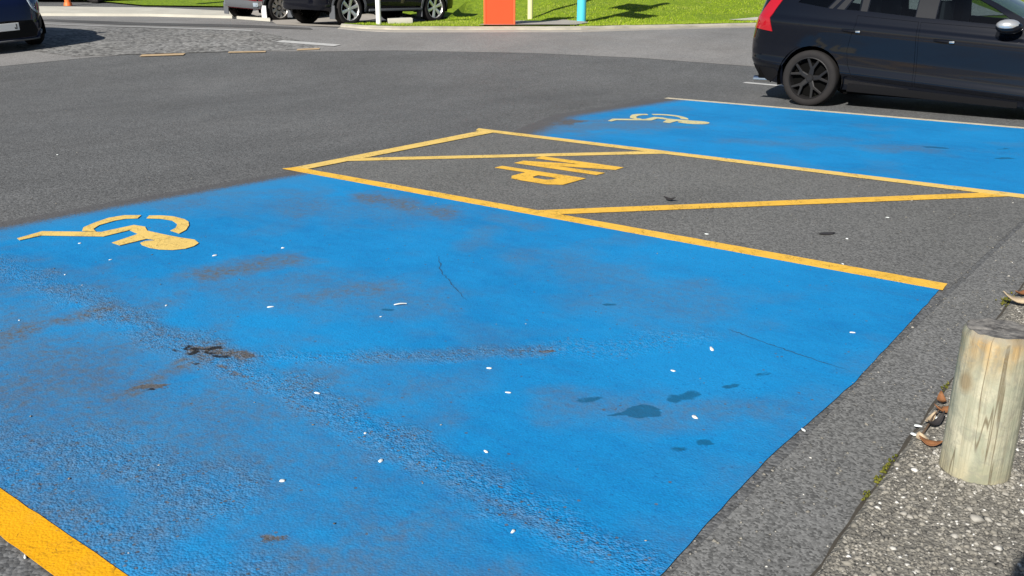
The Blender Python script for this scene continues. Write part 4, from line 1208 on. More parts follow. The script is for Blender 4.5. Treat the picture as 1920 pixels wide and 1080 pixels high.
def seat(root, x, y, zb, name='seat'):
    bm = bmesh.new()
    box(bm, (x + 0.18, y, zb + 0.05), (0.5, 0.48, 0.16), 0, 0.05)
    box(bm, (x - 0.12, y, zb + 0.36), (0.14, 0.48, 0.60), 0, 0.05)
    box(bm, (x - 0.15, y, zb + 0.75), (0.09, 0.26, 0.17), 0, 0.04)
    from_bm(name, bm, M['interior'], root, 40)

def place(root, x, y, heading):
    """put the car on the sloping ground"""
    h = 0.6
    gx = (terr(x + h, y) - terr(x - h, y)) / (2 * h); gy = (terr(x, y + h) - terr(x, y - h)) / (2 * h)
    nrm = Vector((-gx, -gy, 1)).normalized()
    f = Vector((math.cos(heading), math.sin(heading), 0)); f = (f - nrm * f.dot(nrm)).normalized()
    lft = nrm.cross(f)
    root.matrix_world = Matrix(((f.x, lft.x, nrm.x, x), (f.y, lft.y, nrm.y, y), (f.z, lft.z, nrm.z, terr(x, y)), (0, 0, 0, 1)))

def inner_core(c, root, zb, zt, xr, xf, ar, wz):
    """dark floor, wheel wells and cabin tub"""
    bm = bmesh.new()
    box(bm, ((xr + xf) / 2, 0, (zb + zt) / 2), (xf - xr - 2 * ar, 2 * (c.w - 0.16), zt - zb))
    box(bm, ((-c.h + xr - ar) / 2 + 0.1, 0, (zb + 0.12 + zt) / 2), (max(0.2, c.h + xr - ar - 0.25), 2 * (c.w - 0.22), zt - zb - 0.12))
    box(bm, ((c.h + xf + ar) / 2 - 0.1, 0, (zb + 0.12 + zt) / 2), (max(0.2, c.h - xf - ar - 0.25), 2 * (c.w - 0.22), zt - zb - 0.12))
    for x in (xr, xf): box(bm, (x, 0, (zb + zt) / 2 + 0.04), (2 * ar, 2 * (c.w - 0.36), zt - zb - 0.08))
    from_bm('underbody', bm, M['dark'], root)
    for x in (xr, xf):
        for sg in (-1, 1):
            bm = bmesh.new()
            prev = None
            for a in np.linspace(-0.25, math.pi + 0.25, 20):
                q = [bm.verts.new((x + (ar + 0.012) * math.cos(a), sg * yy, wz + (ar + 0.012) * math.sin(a))) for yy in (c.w - 0.36, c.w - 0.045)]
                if prev: bm.faces.new((prev[0], prev[1], q[1], q[0]))
                prev = q
            from_bm('wheel_well', bm, M['dark'], root)

def glass_panel(c, name, root, outline, side, off=-0.008):
    return c.add(name, root, M['glass'], outline, (), off, side, 0, (0.12, 0.10))

# ---- dark estate car on the right
def estate():
    root = empty('estate_car')
    tag(root, 'dark navy estate car with black spoked wheels parked beside the far blue bay', 'car')
    X0 = -1.36
    WG = 0.07
    side = [(0.10, -0.12), (0.20, -0.085), (0.30, -0.06), (0.335, -0.02), (0.36, -0.006), (0.39, -0.012), (0.44, -0.026), (0.58, -0.024), (0.70, -0.010), (0.82, 0.004), (0.88, 0.004), (0.915, -0.006), (0.94, -0.028), (1.0, -0.042),
            (1.05, -0.060), (1.20, -0.125), (1.35, -0.205), (1.45, -0.28), (1.60, -0.42)]
    rear = [(0.15, -0.14), (0.26, -0.06), (0.36, -0.015), (0.5, 0.0), (0.62, -0.004), (0.74, -0.03), (0.85, -0.075), (0.95, -0.10), (1.10, -0.16), (1.25, -0.25), (1.40, -0.38), (1.55, -0.5)]
    front = [(0.15, -0.10), (0.3, -0.01), (0.5, 0.0), (0.65, -0.03), (0.8, -0.12), (1.0, -0.3)]
    c = Car(4.63, 0.93, 5.0, side, rear, front, WG)
    s = lambda x: c.s(x + X0)
    L2 = lambda pts: [(s(x), z) for x, z in pts]
    navy = paint('navy_black_paint', (0.0035, 0.0045, 0.008))
    top = [(3.64, 0.69), (3.50, 0.77), (3.2, 0.845), (2.8, 0.905), (2.5, 0.955), (2.36, 1.03), (1.95, 1.24), (1.62, 1.395), (1.45, 1.425), (1.1, 1.445), (0.6, 1.450), (0.1, 1.440), (-0.3, 1.415), (-0.55, 1.385), (-0.72, 1.36)]
    topo = [(c.S, 0.69), (c.S - 0.35, 0.69)] + L2(top) + [(0.5, 1.35), (0.25, 1.35), (0, 1.35)]
    rA = arc(c, 0 + X0, 0.33, 0.392, 0.225)
    fA = arc(c, 2.776 + X0, 0.33, 0.392, 0.17)
    bottom = [(0, 0.32), (0.4, 0.31)] + L2([(-0.80, 0.28), (-0.55, 0.25)]) + rA + L2([(0.9, 0.21), (1.5, 0.19), (2.1, 0.17)]) + fA + L2([(3.3, 0.18)]) + [(c.S - 0.4, 0.2), (c.S, 0.2)]
    outline = bottom + topo
    rd = L2([(0.50, 1.085), (0.50, 0.98), (0.455, 0.82), (0.43, 0.68), (0.455, 0.52), (0.52, 0.40), (0.62, 0.355), (1.215, 0.315), (1.205, 0.60), (1.185, 1.03)])
    fd = L2([(1.215, 1.027), (1.235, 0.60), (1.245, 0.313), (2.40, 0.235), (2.47, 0.30), (2.50, 0.60), (2.46, 0.93), (2.30, 0.965)])
    wq = L2([(-0.27, 1.225), (0.115, 1.165), (0.285, 1.375), (-0.05, 1.365), (-0.18, 1.31)])
    wr1 = L2([(0.345, 1.150), (0.510, 1.140), (0.510, 1.395), (0.485, 1.395)])
    wr2 = L2([(0.605, 1.135), (1.135, 1.085), (1.135, 1.405), (0.605, 1.40)])
    wf = L2([(1.365, 1.070), (2.25, 1.005), (1.93, 1.195), (1.60, 1.362), (1.365, 1.402)])
    def grow(poly, k):
        cx = sum(p[0] for p in poly) / len(poly); cy = sum(p[1] for p in poly) / len(poly)
        out = []
        n = len(poly)
        for i, p in enumerate(poly):
            a = Vector(poly[i - 1]); b = Vector(p); d = Vector(poly[(i + 1) % n])
            t1 = (b - a).normalized(); t2 = (d - b).normalized()
            nn = Vector((-(t1.y + t2.y), t1.x + t2.x))
            nn = nn.normalized() if nn.length > 1e-6 else Vector((0, 1))
            if nn.dot(b - Vector((cx, cy))) < 0: nn = -nn
            out.append((b.x + nn.x * k, b.y + nn.y * k))
        return out
    holes = [grow(rd, 0.0035), grow(fd, 0.0035), wq, wr1, wr2, wf]
    rear_glass = [(0, 1.0), (0.52, 1.0), (0.50, 1.15), (0.44, 1.30), (0, 1.30)]
    c.add('body', root, navy, outline, holes, 0, 0, 0.018, (0.05, 0.016))
    glass_panel(c, 'rear_window', root, rear_glass, 0, 0.004)
    for sd in (-1, 1):
        c.add('door', root, navy, rd, (), 0.001, sd, 0.012, (0.05, 0.016))
        c.add('door', root, navy, fd, (), 0.001, sd, 0.012, (0.05, 0.016))
        for wn_, o_ in (('window', wq), ('window', wr1), ('window', wr2), ('window', wf)):
            glass_panel(c, wn_, root, o_, sd)
        c.add('pillar_trim', root, M['trim_grey'], L2([(0.520, 1.137), (0.596, 1.131), (0.596, 1.40), (0.520, 1.395)]), (), 0.003, sd, 0.004)
        c.add('pillar_trim', root, M['trim_grey'], L2([(1.145, 1.083), (1.355, 1.068), (1.355, 1.405), (1.145, 1.408)]), (), 0.003, sd, 0.004)
        c.add('pillar_trim', root, M['trim_grey'], L2([(0.135, 1.162), (0.185, 1.158), (0.365, 1.380), (0.305, 1.378)]), (), 0.003, sd, 0.004)
        c.add('pillar_trim', root, M['trim_grey'], L2([(0.235, 1.155), (0.325, 1.149), (0.46, 1.38), (0.40, 1.38)]), (), 0.003, sd, 0.004)
        # tail lamp
        lamp = [(c.s(-2.292), 0.925), (s(-0.80), 0.905), (s(-0.545), 0.875), (s(-0.60), 1.04), (s(-0.50), 1.235), (s(-0.44), 1.34), (s(-0.60), 1.335), (s(-0.70), 1.22), (s(-0.80), 1.06), (c.s(-2.27), 0.99)]
        lp = c.add('tail_lamp', root, M['red_lens'], lamp, (), 0.010, sd, 0.014, (0.04, 0.04))
        # lower trim
        c.add('bumper_trim', root, M['trim'], [(0, 0.33), (0.4, 0.32)] + L2([(-0.80, 0.285), (-0.56, 0.262), (-0.44, 0.36), (-0.50, 0.42), (-0.8, 0.44)]) + [(0.4, 0.46), (0, 0.46)], (), 0.006, sd, 0.01)
        c.add('sill_trim', root, M['trim'], L2([(0.45, 0.205), (1.2, 0.185), (2.32, 0.150), (2.32, 0.215), (1.2, 0.27), (0.47, 0.30)]), (), 0.007, sd, 0.012)
        # head lamp and grille side
        c.add('headlight', root, M['clear_lens'], L2([(3.30, 0.66), (3.50, 0.62)]) + [(c.S - 0.5, 0.60), (c.S - 0.5, 0.67)] + L2([(3.50, 0.72), (3.2, 0.80), (3.1, 0.78)]), (), 0.004, sd, 0.01)
        y0 = -1 if sd < 0 else 1
        for hx, hz in ((0.46, 0.915), (1.50, 0.835)):
            p = c.pt(s(hx), hz)
            bm = bmesh.new()
            rows = []
            for u in np.linspace(0, 1, 9):
                o_ = 0.012 + 0.022 * math.sin(math.pi * u) ** 0.6
                ww = 0.012 + 0.006 * math.sin(math.pi * u)
                xx = p.x - 0.115 + 0.23 * u
                zz = p.z - 0.07 * (0.23 * u - 0.115)
                rows.append([bm.verts.new((xx, y0 * (p.y + o_ - 0.012), zz - ww)), bm.verts.new((xx, y0 * (p.y + o_), zz - ww * 0.5)), bm.verts.new((xx, y0 * (p.y + o_), zz + ww * 0.5)), bm.verts.new((xx, y0 * (p.y + o_ - 0.012), zz + ww))])
            for a_, b_ in zip(rows, rows[1:]):
                for i in range(4): bm.faces.new((a_[i], a_[(i + 1) % 4], b_[(i + 1) % 4], b_[i]))
            bm.faces.new(rows[0]); bm.faces.new(rows[-1][::-1])
            bmesh.ops.recalc_face_normals(bm, faces=bm.faces[:])
            hd = from_bm('door_handle', bm, navy, root, 50)
            bm = bmesh.new(); box(bm, (p.x + 0.085, y0 * (p.y + 0.026), p.z - 0.008), (0.055, 0.014, 0.024), 0, 0.005)
            from_bm('handle_cap', bm, M['chrome'], hd, 40)
        # mirror
        p = c.pt(s(2.08), 0.99)
        bm = bmesh.new()
        bmesh.ops.create_uvsphere(bm, u_segments=20, v_segments=12, radius=1.0)
        for v in bm.verts:
            v.co = Vector((p.x + 0.06 + v.co.x * 0.125 - 0.03 * v.co.y * y0, y0 * (p.y + 0.135) + v.co.y * 0.105, p.z + 0.015 + v.co.z * 0.072))
        mr = from_bm('mirror', bm, navy, root, 60)
        bm = bmesh.new()
        bmesh.ops.create_uvsphere(bm, u_segments=16, v_segments=8, radius=1.0)
        for v in bm.verts:
            v.co = Vector((p.x + 0.05 + v.co.x * 0.115 - 0.02 * v.co.y * y0, y0 * (p.y + 0.147) + v.co.y * 0.108, p.z + 0.030 + v.co.z * 0.062 + 0.006))
        from_bm('mirror_highlight', bm, M['silver'], mr, 60)  # bright top highlight of the mirror put in as a silver shell
        bm = bmesh.new(); box(bm, (p.x + 0.06, y0 * (p.y + 0.03), p.z - 0.035), (0.11, 0.12, 0.04), 0, 0.01); from_bm('mirror_arm', bm, M['trim'], mr, 40)
    crown = lambda q: 0.05
    c.loft('bonnet', root, navy, [(c.S, 0.69, 0.0), (c.S - 0.2, 0.69, 0.01), (c.S - 0.35, 0.69, 0.02)] + [(s(x), z, 0.05) for x, z in top[:5]])
    c.loft('windscreen', root, M['glass'], [(s(x), z, cr) for (x, z), cr in zip(top[4:9], (0.05, 0.05, 0.05, 0.05, 0.05))], off=-0.002)
    c.loft('roof', root, navy, [(s(x), z, 0.045) for x, z in top[8:]] + [(0.5, 1.35, 0.03), (0.25, 1.35, 0.01), (0, 1.35, 0)])
    for sg in (-1, 1):
        bm = bmesh.new()
        p0 = c.pt(s(-0.4), 1.42); p1 = c.pt(s(1.3), 1.45)
        prev = None
        pts = [Vector((p0.x + (p1.x - p0.x) * u, sg * (p0.y + (p1.y - p0.y) * u - 0.05), p0.z + (p1.z - p0.z) * u + 0.03 + 0.025 * min(1, 6 * u, 6 * (1 - u)))) for u in np.linspace(0, 1, 12)]
        for a_, b_ in zip(pts, pts[1:]): tube(bm, a_, b_, 0.014, 8)
        from_bm('roof_rail', bm, M['chrome'], root, 40)
    inner_core(c, root, 0.17, 0.80, X0, 2.776 + X0, 0.40, 0.33)
    wheels(root, X0, 2.776 + X0, 0.915, 0.335, 0.225, 0.256, 'vee', M['black_alloy'], 5)
    for yy in (-0.42, 0.42):
        seat(root, 1.45 + X0, yy, 0.60); seat(root, 0.62 + X0, yy, 0.62)
    bm = bmesh.new(); box(bm, (2.25 + X0, 0, 0.86), (0.45, 1.4, 0.2), 0, 0.05); from_bm('dashboard', bm, M['interior'], root, 40)
    for yy in (-0.55, 0.55):
        bm = bmesh.new(); tube(bm, (-0.80 + X0, yy * 1.2, 0.27), (-0.58 + X0, yy * 1.2, 0.275), 0.042, 20)
        from_bm('exhaust_pipe', bm, M['chrome'], root, 40)
    bm = bmesh.new(); box(bm, (-c.h + 0.02, 0, 0.74), (0.02, 0.52, 0.115)); from_bm('number_plate', bm, M['plate'], root)
    return root
est = estate()
place(est, -4.05 + 1.36, 12.20, 0.0)

# ---- tall four wheel drives
def four_by_four(label, col, two_tone, wheel_style, rim_mat, nsp, L=4.55, w=0.93, h=1.72, rim_r=0.262, r=0.365, wb=2.70, xo=-0.05, metal=0.25):
    root = empty('four_wheel_drive')
    tag(root, label, 'car')
    X0 = -wb / 2 + xo
    XF = X0 + wb
    side = [(0.2, -0.10), (0.34, -0.04), (0.44, -0.01), (0.7, -0.012), (0.82, 0.006), (0.95, 0.0), (1.05, -0.03), (1.2, -0.09), (1.5, -0.19), (1.7, -0.28)]
    rear = [(0.2, -0.15), (0.36, -0.03), (0.45, 0.0), (0.68, 0.0), (0.76, -0.05), (0.95, -0.06), (1.1, -0.09), (1.65, -0.28)]
    front = [(0.2, -0.15), (0.36, -0.03), (0.45, 0.0), (0.70, -0.02), (0.95, -0.10), (1.1, -0.2)]
    c = Car(L, w, 5.0, side, rear, front)
    pm = paint('car_paint_' + ('maroon' if two_tone else 'black'), col, metal)
    s = c.s
    P2 = lambda pts: [(s(x), z) for x, z in pts]
    f = c.h
    ztop = h - 0.07
    top = [(f - 0.05, 0.86), (f - 0.25, 0.96), (f - 0.75, 1.03), (f - 1.15, 1.08), (f - 1.5, 1.30), (f - 1.85, 1.52), (f - 2.1, ztop - 0.02), (0, ztop), (-f + 0.9, ztop - 0.01), (-f + 0.5, ztop - 0.03), (-f + 0.2, ztop - 0.06)]
    topo = [(c.S, 0.84), (c.S - 0.4, 0.85)] + P2(top) + [(0.4, ztop - 0.08), (0, ztop - 0.08)]
    ar = r + 0.065
    rA = arc(c, X0, r, ar, 0.30); fA = arc(c, XF, r, ar, 0.30)
    bottom = [(0, 0.36), (0.45, 0.36)] + P2([(-f + 0.25, 0.34)]) + rA + P2([(0, 0.30)]) + fA + P2([(f - 0.25, 0.33)]) + [(c.S - 0.45, 0.35), (c.S, 0.35)]
    wins = [P2([(-f + 0.45, 1.16), (X0 + 0.28, 1.14), (X0 + 0.22, ztop - 0.11), (-f + 0.62, ztop - 0.14)]), P2([(X0 + 0.38, 1.14), (-0.05, 1.125), (-0.05, ztop - 0.10), (X0 + 0.32, ztop - 0.10)]),
            P2([(0.05, 1.125), (f - 1.28, 1.12), (f - 1.85, 1.46), (f - 2.0, ztop - 0.12), (0.05, ztop - 0.10)])]
    c.add('body', root, pm, bottom + topo, wins, 0, 0, 0.02, (0.10, 0.07))
    for sd in (-1, 1):
        for o_ in wins: glass_panel(c, 'window', root, o_, sd)
        for (cx, aa) in ((X0, rA), (XF, fA)):
            ring = arc(c, cx, r, ar + 0.002, 0.30) + arc(c, cx, r, ar + 0.058, 0.30)[::-1]
            c.add('arch_trim', root, M['cladding'], ring, (), 0.012, sd, 0.02, (0.2, 0.1))
        a0 = X0 + ar + 0.01; a1 = XF - ar - 0.01
        zc_ = 0.62 if two_tone else 0.40
        if two_tone:
            c.add('lower_cladding', root, M['cladding'], P2([(a0 + 0.06, 0.325), (a1 - 0.06, 0.325), (a1 - 0.02, 0.56), (a0 + 0.02, 0.56)]), (), 0.010, sd, 0.012)
            c.add('bumper_cladding', root, M['cladding'], [(0, 0.38), (0.45, 0.38)] + P2([(-f + 0.25, 0.36), (X0 - ar - 0.075, 0.36), (X0 - ar - 0.05, 0.54)]) + [(0.45, 0.58), (0, 0.58)], (), 0.014, sd, 0.012)
            c.add('reflector', root, M['chrome'], [(s(-f + 0.10), 0.44), (s(-f + 0.22), 0.44), (s(-f + 0.22), 0.56), (s(-f + 0.10), 0.56)], (), 0.022, sd, 0.01)
            c.add('reflector', root, M['clear_lens'], [(0.62, 0.42), (0.74, 0.42), (0.74, 0.52), (0.62, 0.52)], (), 0.022, sd, 0.01)
        c.add('tail_lamp', root, M['red_lens'], [(s(-f + 0.03), 0.98), (s(-f + 0.20), 0.96), (s(-f + 0.22), 1.22), (s(-f + 0.05), 1.22)], (), 0.012, sd, 0.012)
        c.add('headlight', root, M['clear_lens'], [(s(f - 0.30), 0.74), (c.S - 0.55, 0.72), (c.S - 0.55, 0.86), (s(f - 0.36), 0.90)], (), 0.008, sd, 0.012)
        # side step
        bm = bmesh.new(); p = c.pt(s(0), 0.36)
        box(bm, (0, sd * (p.y - 0.005), 0.335), (a1 - a0 - 0.12, 0.07, 0.055), 0, 0.012); from_bm('side_step', bm, M['cladding'], root, 40)
        # mud flaps
        for cx in (X0, XF):
            bm = bmesh.new(); box(bm, (cx - ar - 0.03, sd * (w - 0.11), 0.30), (0.02, 0.20, 0.30), 0, 0.004)
            from_bm('mud_flap', bm, M['flap'] if two_tone and cx == X0 and sd < 0 else M['cladding'], root)
    c.loft('bonnet', root, pm, [(c.S, 0.84, 0), (c.S - 0.4, 0.85, 0.02)] + [(s(x), z, 0.05) for x, z in top[:4]])
    c.loft('windscreen', root, M['glass'], [(s(x), z, 0.04) for x, z in top[3:7]])
    c.loft('roof', root, pm, [(s(x), z, 0.05) for x, z in top[6:]] + [(0.4, ztop - 0.08, 0.02), (0, ztop - 0.08, 0)])
    glass_panel(c, 'rear_window', root, [(0, 1.14), (0.68, 1.14), (0.62, ztop - 0.17), (0, ztop - 0.17)], 0, 0.006)
    inner_core(c, root, 0.28, 1.0, X0, XF, ar + 0.01, r)
    wheels(root, X0, XF, w - 0.015, r, 0.235, rim_r, wheel_style, rim_mat, nsp)
    for yy in (-0.4, 0.4): seat(root, 0.25, yy, 0.72); seat(root, -0.65, yy, 0.74)
    return root, X0, c
suv, sx0, cs = four_by_four('black four wheel drive with silver star wheels parked behind the white pole', (0.004, 0.0045, 0.008), False, 'star', M['silver'], 6)
HD = math.atan2(17.91 - 15.19, -16.13 + 16.34)
def place_by_wheel(root, x0, c, wx, wy, heading, near=-1):
    """outer face of the rear near-side wheel stands at (wx, wy)"""
    f = Vector((math.cos(heading), math.sin(heading))); l_ = Vector((-f.y, f.x))
    p = Vector((wx, wy)) - f * x0 - l_ * (near * (c.w - 0.03))
    place(root, p.x, p.y, heading)
place_by_wheel(suv, sx0, cs, -16.34, 15.19, HD)
mar, mx0, cm = four_by_four('maroon and grey four wheel drive half hidden behind the black one', (0.13, 0.008, 0.014), True, 'disc', M['grey_alloy'], 9, L=4.6, h=1.75, xo=-0.27)
place_by_wheel(mar, mx0, cm, -20.11, 16.21, HD + 0.06)
far, fx0, cf = four_by_four('dark car mostly above the frame beyond the orange marker post', (0.012, 0.012, 0.014), False, 'star', M['silver'], 5)
place_by_wheel(far, fx0, cf, -29.59 - 0.795 * 2.70, 16.35 - 0.607 * 2.70, math.atan2(0.607, 0.795))

# ---- navy hatchback on the left
def hatch():
    root = empty('hatchback')
    tag(root, 'navy hatchback seen from the front at the left edge with its shadow beside it', 'car')
    side = [(0.15, -0.10), (0.28, -0.04), (0.42, -0.01), (0.65, 0.0), (0.82, 0.006), (0.92, -0.02), (1.0, -0.05), (1.25, -0.15), (1.45, -0.25), (1.6, -0.35)]
    rear = [(0.15, -0.1), (0.4, 0.0), (0.7, -0.03), (1.0, -0.1), (1.5, -0.35)]
    front = [(0.14, -0.10), (0.20, -0.02), (0.30, 0.0), (0.50, 0.0), (0.62, -0.02), (0.80, -0.06), (0.95, -0.16), (1.1, -0.3)]
    c = Car(3.95, 0.89, 4.2, side, rear, front)
    pm = paint('navy_paint', (0.004, 0.008, 0.032))
    s = c.s; f = c.h
    P2 = lambda pts: [(s(x), z) for x, z in pts]
    X0, XF = -1.30, 1.22
    r = 0.315; ar = 0.365
    top = [(f - 0.05, 0.90), (f - 0.25, 0.97), (f - 0.8, 1.03), (f - 1.0, 1.06), (f - 1.35, 1.28), (f - 1.65, 1.43), (f - 1.9, 1.47), (0, 1.48), (-f + 0.6, 1.44), (-f + 0.2, 1.38)]
    topo = [(c.S, 0.88), (c.S - 0.35, 0.885)] + P2(top) + [(0.4, 1.36), (0, 1.36)]
    bottom = [(0, 0.3), (0.4, 0.3)] + P2([(-f + 0.2, 0.27)]) + arc(c, X0, r, ar, 0.2) + P2([(0, 0.2)]) + arc(c, XF, r, ar, 0.2) + P2([(f - 0.2, 0.2)]) + [(c.S - 0.4, 0.19), (c.S, 0.19)]
    grille = [(c.S, 0.24), (c.S - 0.50, 0.24), (c.S - 0.56, 0.34), (c.S - 0.46, 0.52), (c.S, 0.54)]
    wins = [P2([(X0 + 0.1, 1.05), (0.1, 1.04), (0.1, 1.40), (X0 + 0.25, 1.38)]), P2([(0.2, 1.04), (f - 1.1, 1.04), (f - 1.62, 1.37), (0.2, 1.40)])]
    c.add('body', root, pm, bottom + topo, wins, 0, 0, 0.02, (0.07, 0.05))
    c.add('grille', root, M['trim'], grille, (), 0.005, 0, 0.02, (0.06, 0.05))
    c.add('bumper_lip', root, M['cladding'], [(c.S, 0.185), (c.S - 0.6, 0.185), (c.S - 0.6, 0.205), (c.S, 0.21)], (), 0.03, 0, 0.02)
    def ellipse(cs_, cz, a, b, k=24, tilt=0.0):
        return [(cs_ + a * math.cos(q) * math.cos(tilt) - b * math.sin(q) * math.sin(tilt), cz + a * math.cos(q) * math.sin(tilt) + b * math.sin(q) * math.cos(tilt)) for q in np.linspace(0, 2 * math.pi, k, endpoint=False)]
    blue_lens = plain('blue_headlamp_glass', (0.02, 0.05, 0.12), 0.08, 0, 1.0)
    for sd in (-1, 1):
        cs_ = c.S - 0.66
        c.add('headlight_ring', root, M['clear_lens'], ellipse(cs_, 0.80, 0.155, 0.185, tilt=-0.35), [ellipse(cs_, 0.80, 0.118, 0.148, tilt=-0.35)], 0.016, sd, 0.02, (0.05, 0.05))
        c.add('headlight', root, blue_lens, ellipse(cs_, 0.80, 0.117, 0.147, tilt=-0.35), (), 0.012, sd, 0.01, (0.05, 0.05))
        c.add('bumper_intake', root, M['trim_grey'], [(c.S - 0.60, 0.36), (c.S - 0.74, 0.38), (c.S - 0.80, 0.56), (c.S - 0.64, 0.50)], (), 0.010, sd, 0.01)
        c.add('fog_lamp', root, M['clear_lens'], ellipse(c.S - 0.78, 0.285, 0.045, 0.04, 16), (), 0.016, sd, 0.02)
        for o_ in wins: glass_panel(c, 'window', root, o_, sd)
        bm = bmesh.new(); bmesh.ops.create_uvsphere(bm, u_segments=16, v_segments=10, radius=1.0)
        for v in bm.verts: v.co = Vector((0.68 + v.co.x * 0.09, sd * 1.0 + v.co.y * 0.11, 1.07 + v.co.z * 0.075))
        from_bm('mirror', bm, pm, root, 60)
    c.loft('bonnet', root, pm, [(c.S, 0.88, 0), (c.S - 0.35, 0.885, 0.02)] + [(s(x), z, 0.05) for x, z in top[:4]])
    c.loft('windscreen', root, M['glass'], [(s(x), z, 0.05) for x, z in top[3:7]])
    c.loft('roof', root, pm, [(s(x), z, 0.04) for x, z in top[6:]] + [(0.4, 1.36, 0.02), (0, 1.36, 0)])
    inner_core(c, root, 0.17, 0.92, X0, XF, ar + 0.01, r)
    wheels(root, X0, XF, 0.875, r, 0.2, 0.21, 'star', M['silver'], 5)
    px_ = c.pt(c.S, 0.44).x
    bm = bmesh.new(); box(bm, (px_ + 0.022, 0, 0.44), (0.012, 0.36, 0.125), 0, 0.003); pl = from_bm('number_plate', bm, M['plate'], root)
    bm = bmesh.new()
    X_ = px_ + 0.0295
    # last character: a hooked J
    box(bm, (X_, 0.135, 0.452), (0.003, 0.016, 0.070)); box(bm, (X_, 0.121, 0.409), (0.003, 0.044, 0.015)); box(bm, (X_, 0.106, 0.424), (0.003, 0.014, 0.014))
    from_bm('plate_letter', bm, M['ink'], pl)
    return root
hb = hatch()
place(hb, -16.95 - 1.975, 7.70, 0.02)

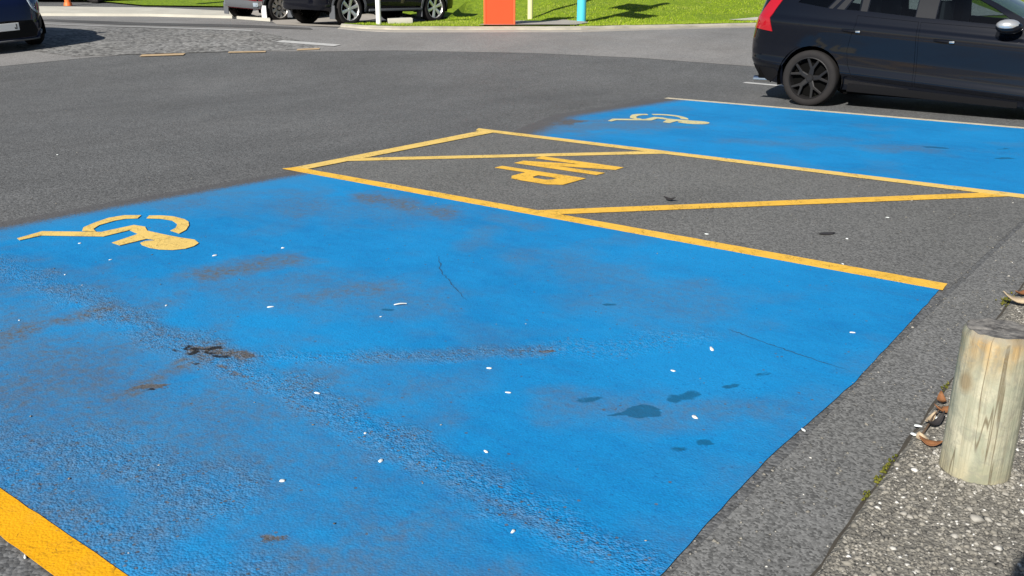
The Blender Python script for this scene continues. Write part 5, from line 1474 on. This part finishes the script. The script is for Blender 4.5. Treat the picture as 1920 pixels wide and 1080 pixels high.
# ------------------------------------------------------------------ the photographer, whose head shades the corner of the path
def photographer():
    root = empty('person', (0.17, -0.24, PZ))
    tag(root, 'person holding up a phone, only their head shadow shows at the bottom right corner', 'person')
    V = {'pelvis': (0, 0, 0.92, 0.135, 0.10), 'waist': (0, 0, 1.06, 0.125, 0.095), 'chest': (0, 0.0, 1.28, 0.155, 0.115), 'neckb': (0, 0.0, 1.45, 0.075, 0.07), 'neck': (0, 0.01, 1.52, 0.052, 0.055),
         'skull': (0, 0.03, 1.60, 0.070, 0.088), 'crown': (0, 0.02, 1.68, 0.070, 0.088)}
    E = [('pelvis', 'waist'), ('waist', 'chest'), ('chest', 'neckb'), ('neckb', 'neck'), ('neck', 'skull'), ('skull', 'crown')]
    for n, sg, hand in (('l', -1, (-0.155, 0.17, 1.375)), ('r', 1, (-0.085, 0.16, 1.36))):
        V['hip' + n] = (sg * 0.09, 0, 0.86, 0.095, 0.095); V['knee' + n] = (sg * 0.10, 0.01, 0.48, 0.062, 0.062); V['ankle' + n] = (sg * 0.11, -0.02, 0.085, 0.042, 0.045); V['toe' + n] = (sg * 0.13, 0.16, 0.035, 0.042, 0.032)
        V['sh' + n] = (sg * 0.175, 0, 1.41, 0.06, 0.06); V['el' + n] = (sg * 0.20, 0.06, 1.14, 0.043, 0.043); V['wr' + n] = (hand[0] + sg * 0.035, hand[1] - 0.08, hand[2] - 0.07, 0.028, 0.028); V['palm' + n] = (hand[0] + sg * 0.02, hand[1] - 0.03, hand[2] - 0.01, 0.034, 0.022)
        E += [('pelvis', 'hip' + n), ('hip' + n, 'knee' + n), ('knee' + n, 'ankle' + n), ('ankle' + n, 'toe' + n), ('chest', 'sh' + n), ('sh' + n, 'el' + n), ('el' + n, 'wr' + n), ('wr' + n, 'palm' + n)]
        for k in range(4):
            a = V['f%d0%s' % (k, n)] = (hand[0] + sg * 0.012, hand[1] - 0.012 + 0.002 * k, hand[2] + 0.030 - 0.019 * k, 0.0085, 0.0085)
            V['f%d1%s' % (k, n)] = (hand[0] + sg * 0.004, hand[1] + 0.022 - 0.003 * k, hand[2] + 0.034 - 0.019 * k, 0.0080, 0.0080)
            V['f%d2%s' % (k, n)] = (hand[0] - sg * 0.018, hand[1] + 0.030 - 0.003 * k, hand[2] + 0.034 - 0.019 * k, 0.0070, 0.0070)
            E += [('palm' + n, 'f%d0%s' % (k, n)), ('f%d0%s' % (k, n), 'f%d1%s' % (k, n)), ('f%d1%s' % (k, n), 'f%d2%s' % (k, n))]
        V['t0' + n] = (hand[0] + sg * 0.004, hand[1] - 0.045, hand[2] + 0.012, 0.0105, 0.0105); V['t1' + n] = (hand[0] - sg * 0.018, hand[1] - 0.028, hand[2] + 0.032, 0.0085, 0.0085)
        E += [('palm' + n, 't0' + n), ('t0' + n, 't1' + n)]
    names = list(V)
    me = bpy.data.meshes.new('body')
    me.from_pydata([V[k][:3] for k in names], [(names.index(a), names.index(b)) for a, b in E], [])
    o = link('body', me, None, root)
    o.modifiers.new('skin', 'SKIN'); 
    for i, k in enumerate(names):
        me.skin_vertices[0].data[i].radius = V[k][3:]
        me.skin_vertices[0].data[i].use_root = (k == 'pelvis')
    sd = o.modifiers.new('smooth', 'SUBSURF'); sd.levels = 2; sd.render_levels = 2
    dg = bpy.context.evaluated_depsgraph_get()
    nm = bpy.data.meshes.new_from_object(o.evaluated_get(dg))
    o.modifiers.clear(); o.data = nm
    skin = plain('skin', (0.48, 0.27, 0.18), 0.55); jacket = plain('dark_jacket', (0.03, 0.035, 0.05), 0.8, var=0.2); jeans = plain('jeans', (0.04, 0.06, 0.12), 0.85, var=0.2); shoe = plain('shoe', (0.03, 0.03, 0.03), 0.6)
    for m in (skin, jacket, jeans, shoe): nm.materials.append(m)
    for p in nm.polygons:
        c = p.center
        hand_d = min(math.dist(c, V['palml'][:3]), math.dist(c, V['palmr'][:3]))
        p.material_index = 0 if c.z > 1.475 or hand_d < 0.085 else (1 if c.z > 0.90 else (2 if c.z > 0.09 else 3))
        p.use_smooth = True
    bm = bmesh.new(); bmesh.ops.create_uvsphere(bm, u_segments=24, v_segments=14, radius=1.0)
    for v in list(bm.verts):
        if v.co.z < -0.05 and v.co.y > -0.2: bm.verts.remove(v)
    for v in bm.verts: v.co = Vector((v.co.x * 0.088, 0.012 + v.co.y * 0.105, 1.655 + v.co.z * 0.105 + 0.006 * mnoise.noise(v.co * 4)))
    from_bm('hair', bm, plain('brown_hair', (0.03, 0.018, 0.01), 0.7), root, 80)
    bm = bmesh.new()
    tube(bm, (0, 0.105, 1.625), (0, 0.132, 1.590), 0.009, 10, 0.016)
    from_bm('nose', bm, skin, root, 60)
    for sg in (-1, 1):
        bm = bmesh.new(); bmesh.ops.create_uvsphere(bm, u_segments=12, v_segments=8, radius=0.012, matrix=Matrix.Translation((sg * 0.031, 0.104, 1.625))); from_bm('eye', bm, M['plate'], root, 60)
        bm = bmesh.new(); bmesh.ops.create_uvsphere(bm, u_segments=12, v_segments=8, radius=1.0)
        for v in bm.verts: v.co = Vector((sg * 0.083 + v.co.x * 0.010, 0.005 + v.co.y * 0.018, 1.605 + v.co.z * 0.030))
        from_bm('ear', bm, skin, root, 60)
    bm = bmesh.new(); box(bm, (0, 0.108, 1.555), (0.046, 0.012, 0.012), 0, 0.004); from_bm('mouth', bm, plain('lips', (0.35, 0.12, 0.10), 0.5), root, 60)
    ph = empty('phone', (0.05, -0.065, 1.395))
    tag(ph, 'phone held up by the person whose shadow falls in the corner', 'phone')
    bm = bmesh.new(); box(bm, (0, 0, 0), (0.15, 0.009, 0.074), 0, 0.003); from_bm('case', bm, M['trim'], ph, 40)
    bm = bmesh.new(); box(bm, (0, -0.0055, 0), (0.14, 0.002, 0.066)); from_bm('screen', bm, plain('phone_screen', (0.01, 0.01, 0.012), 0.08), ph)
photographer()
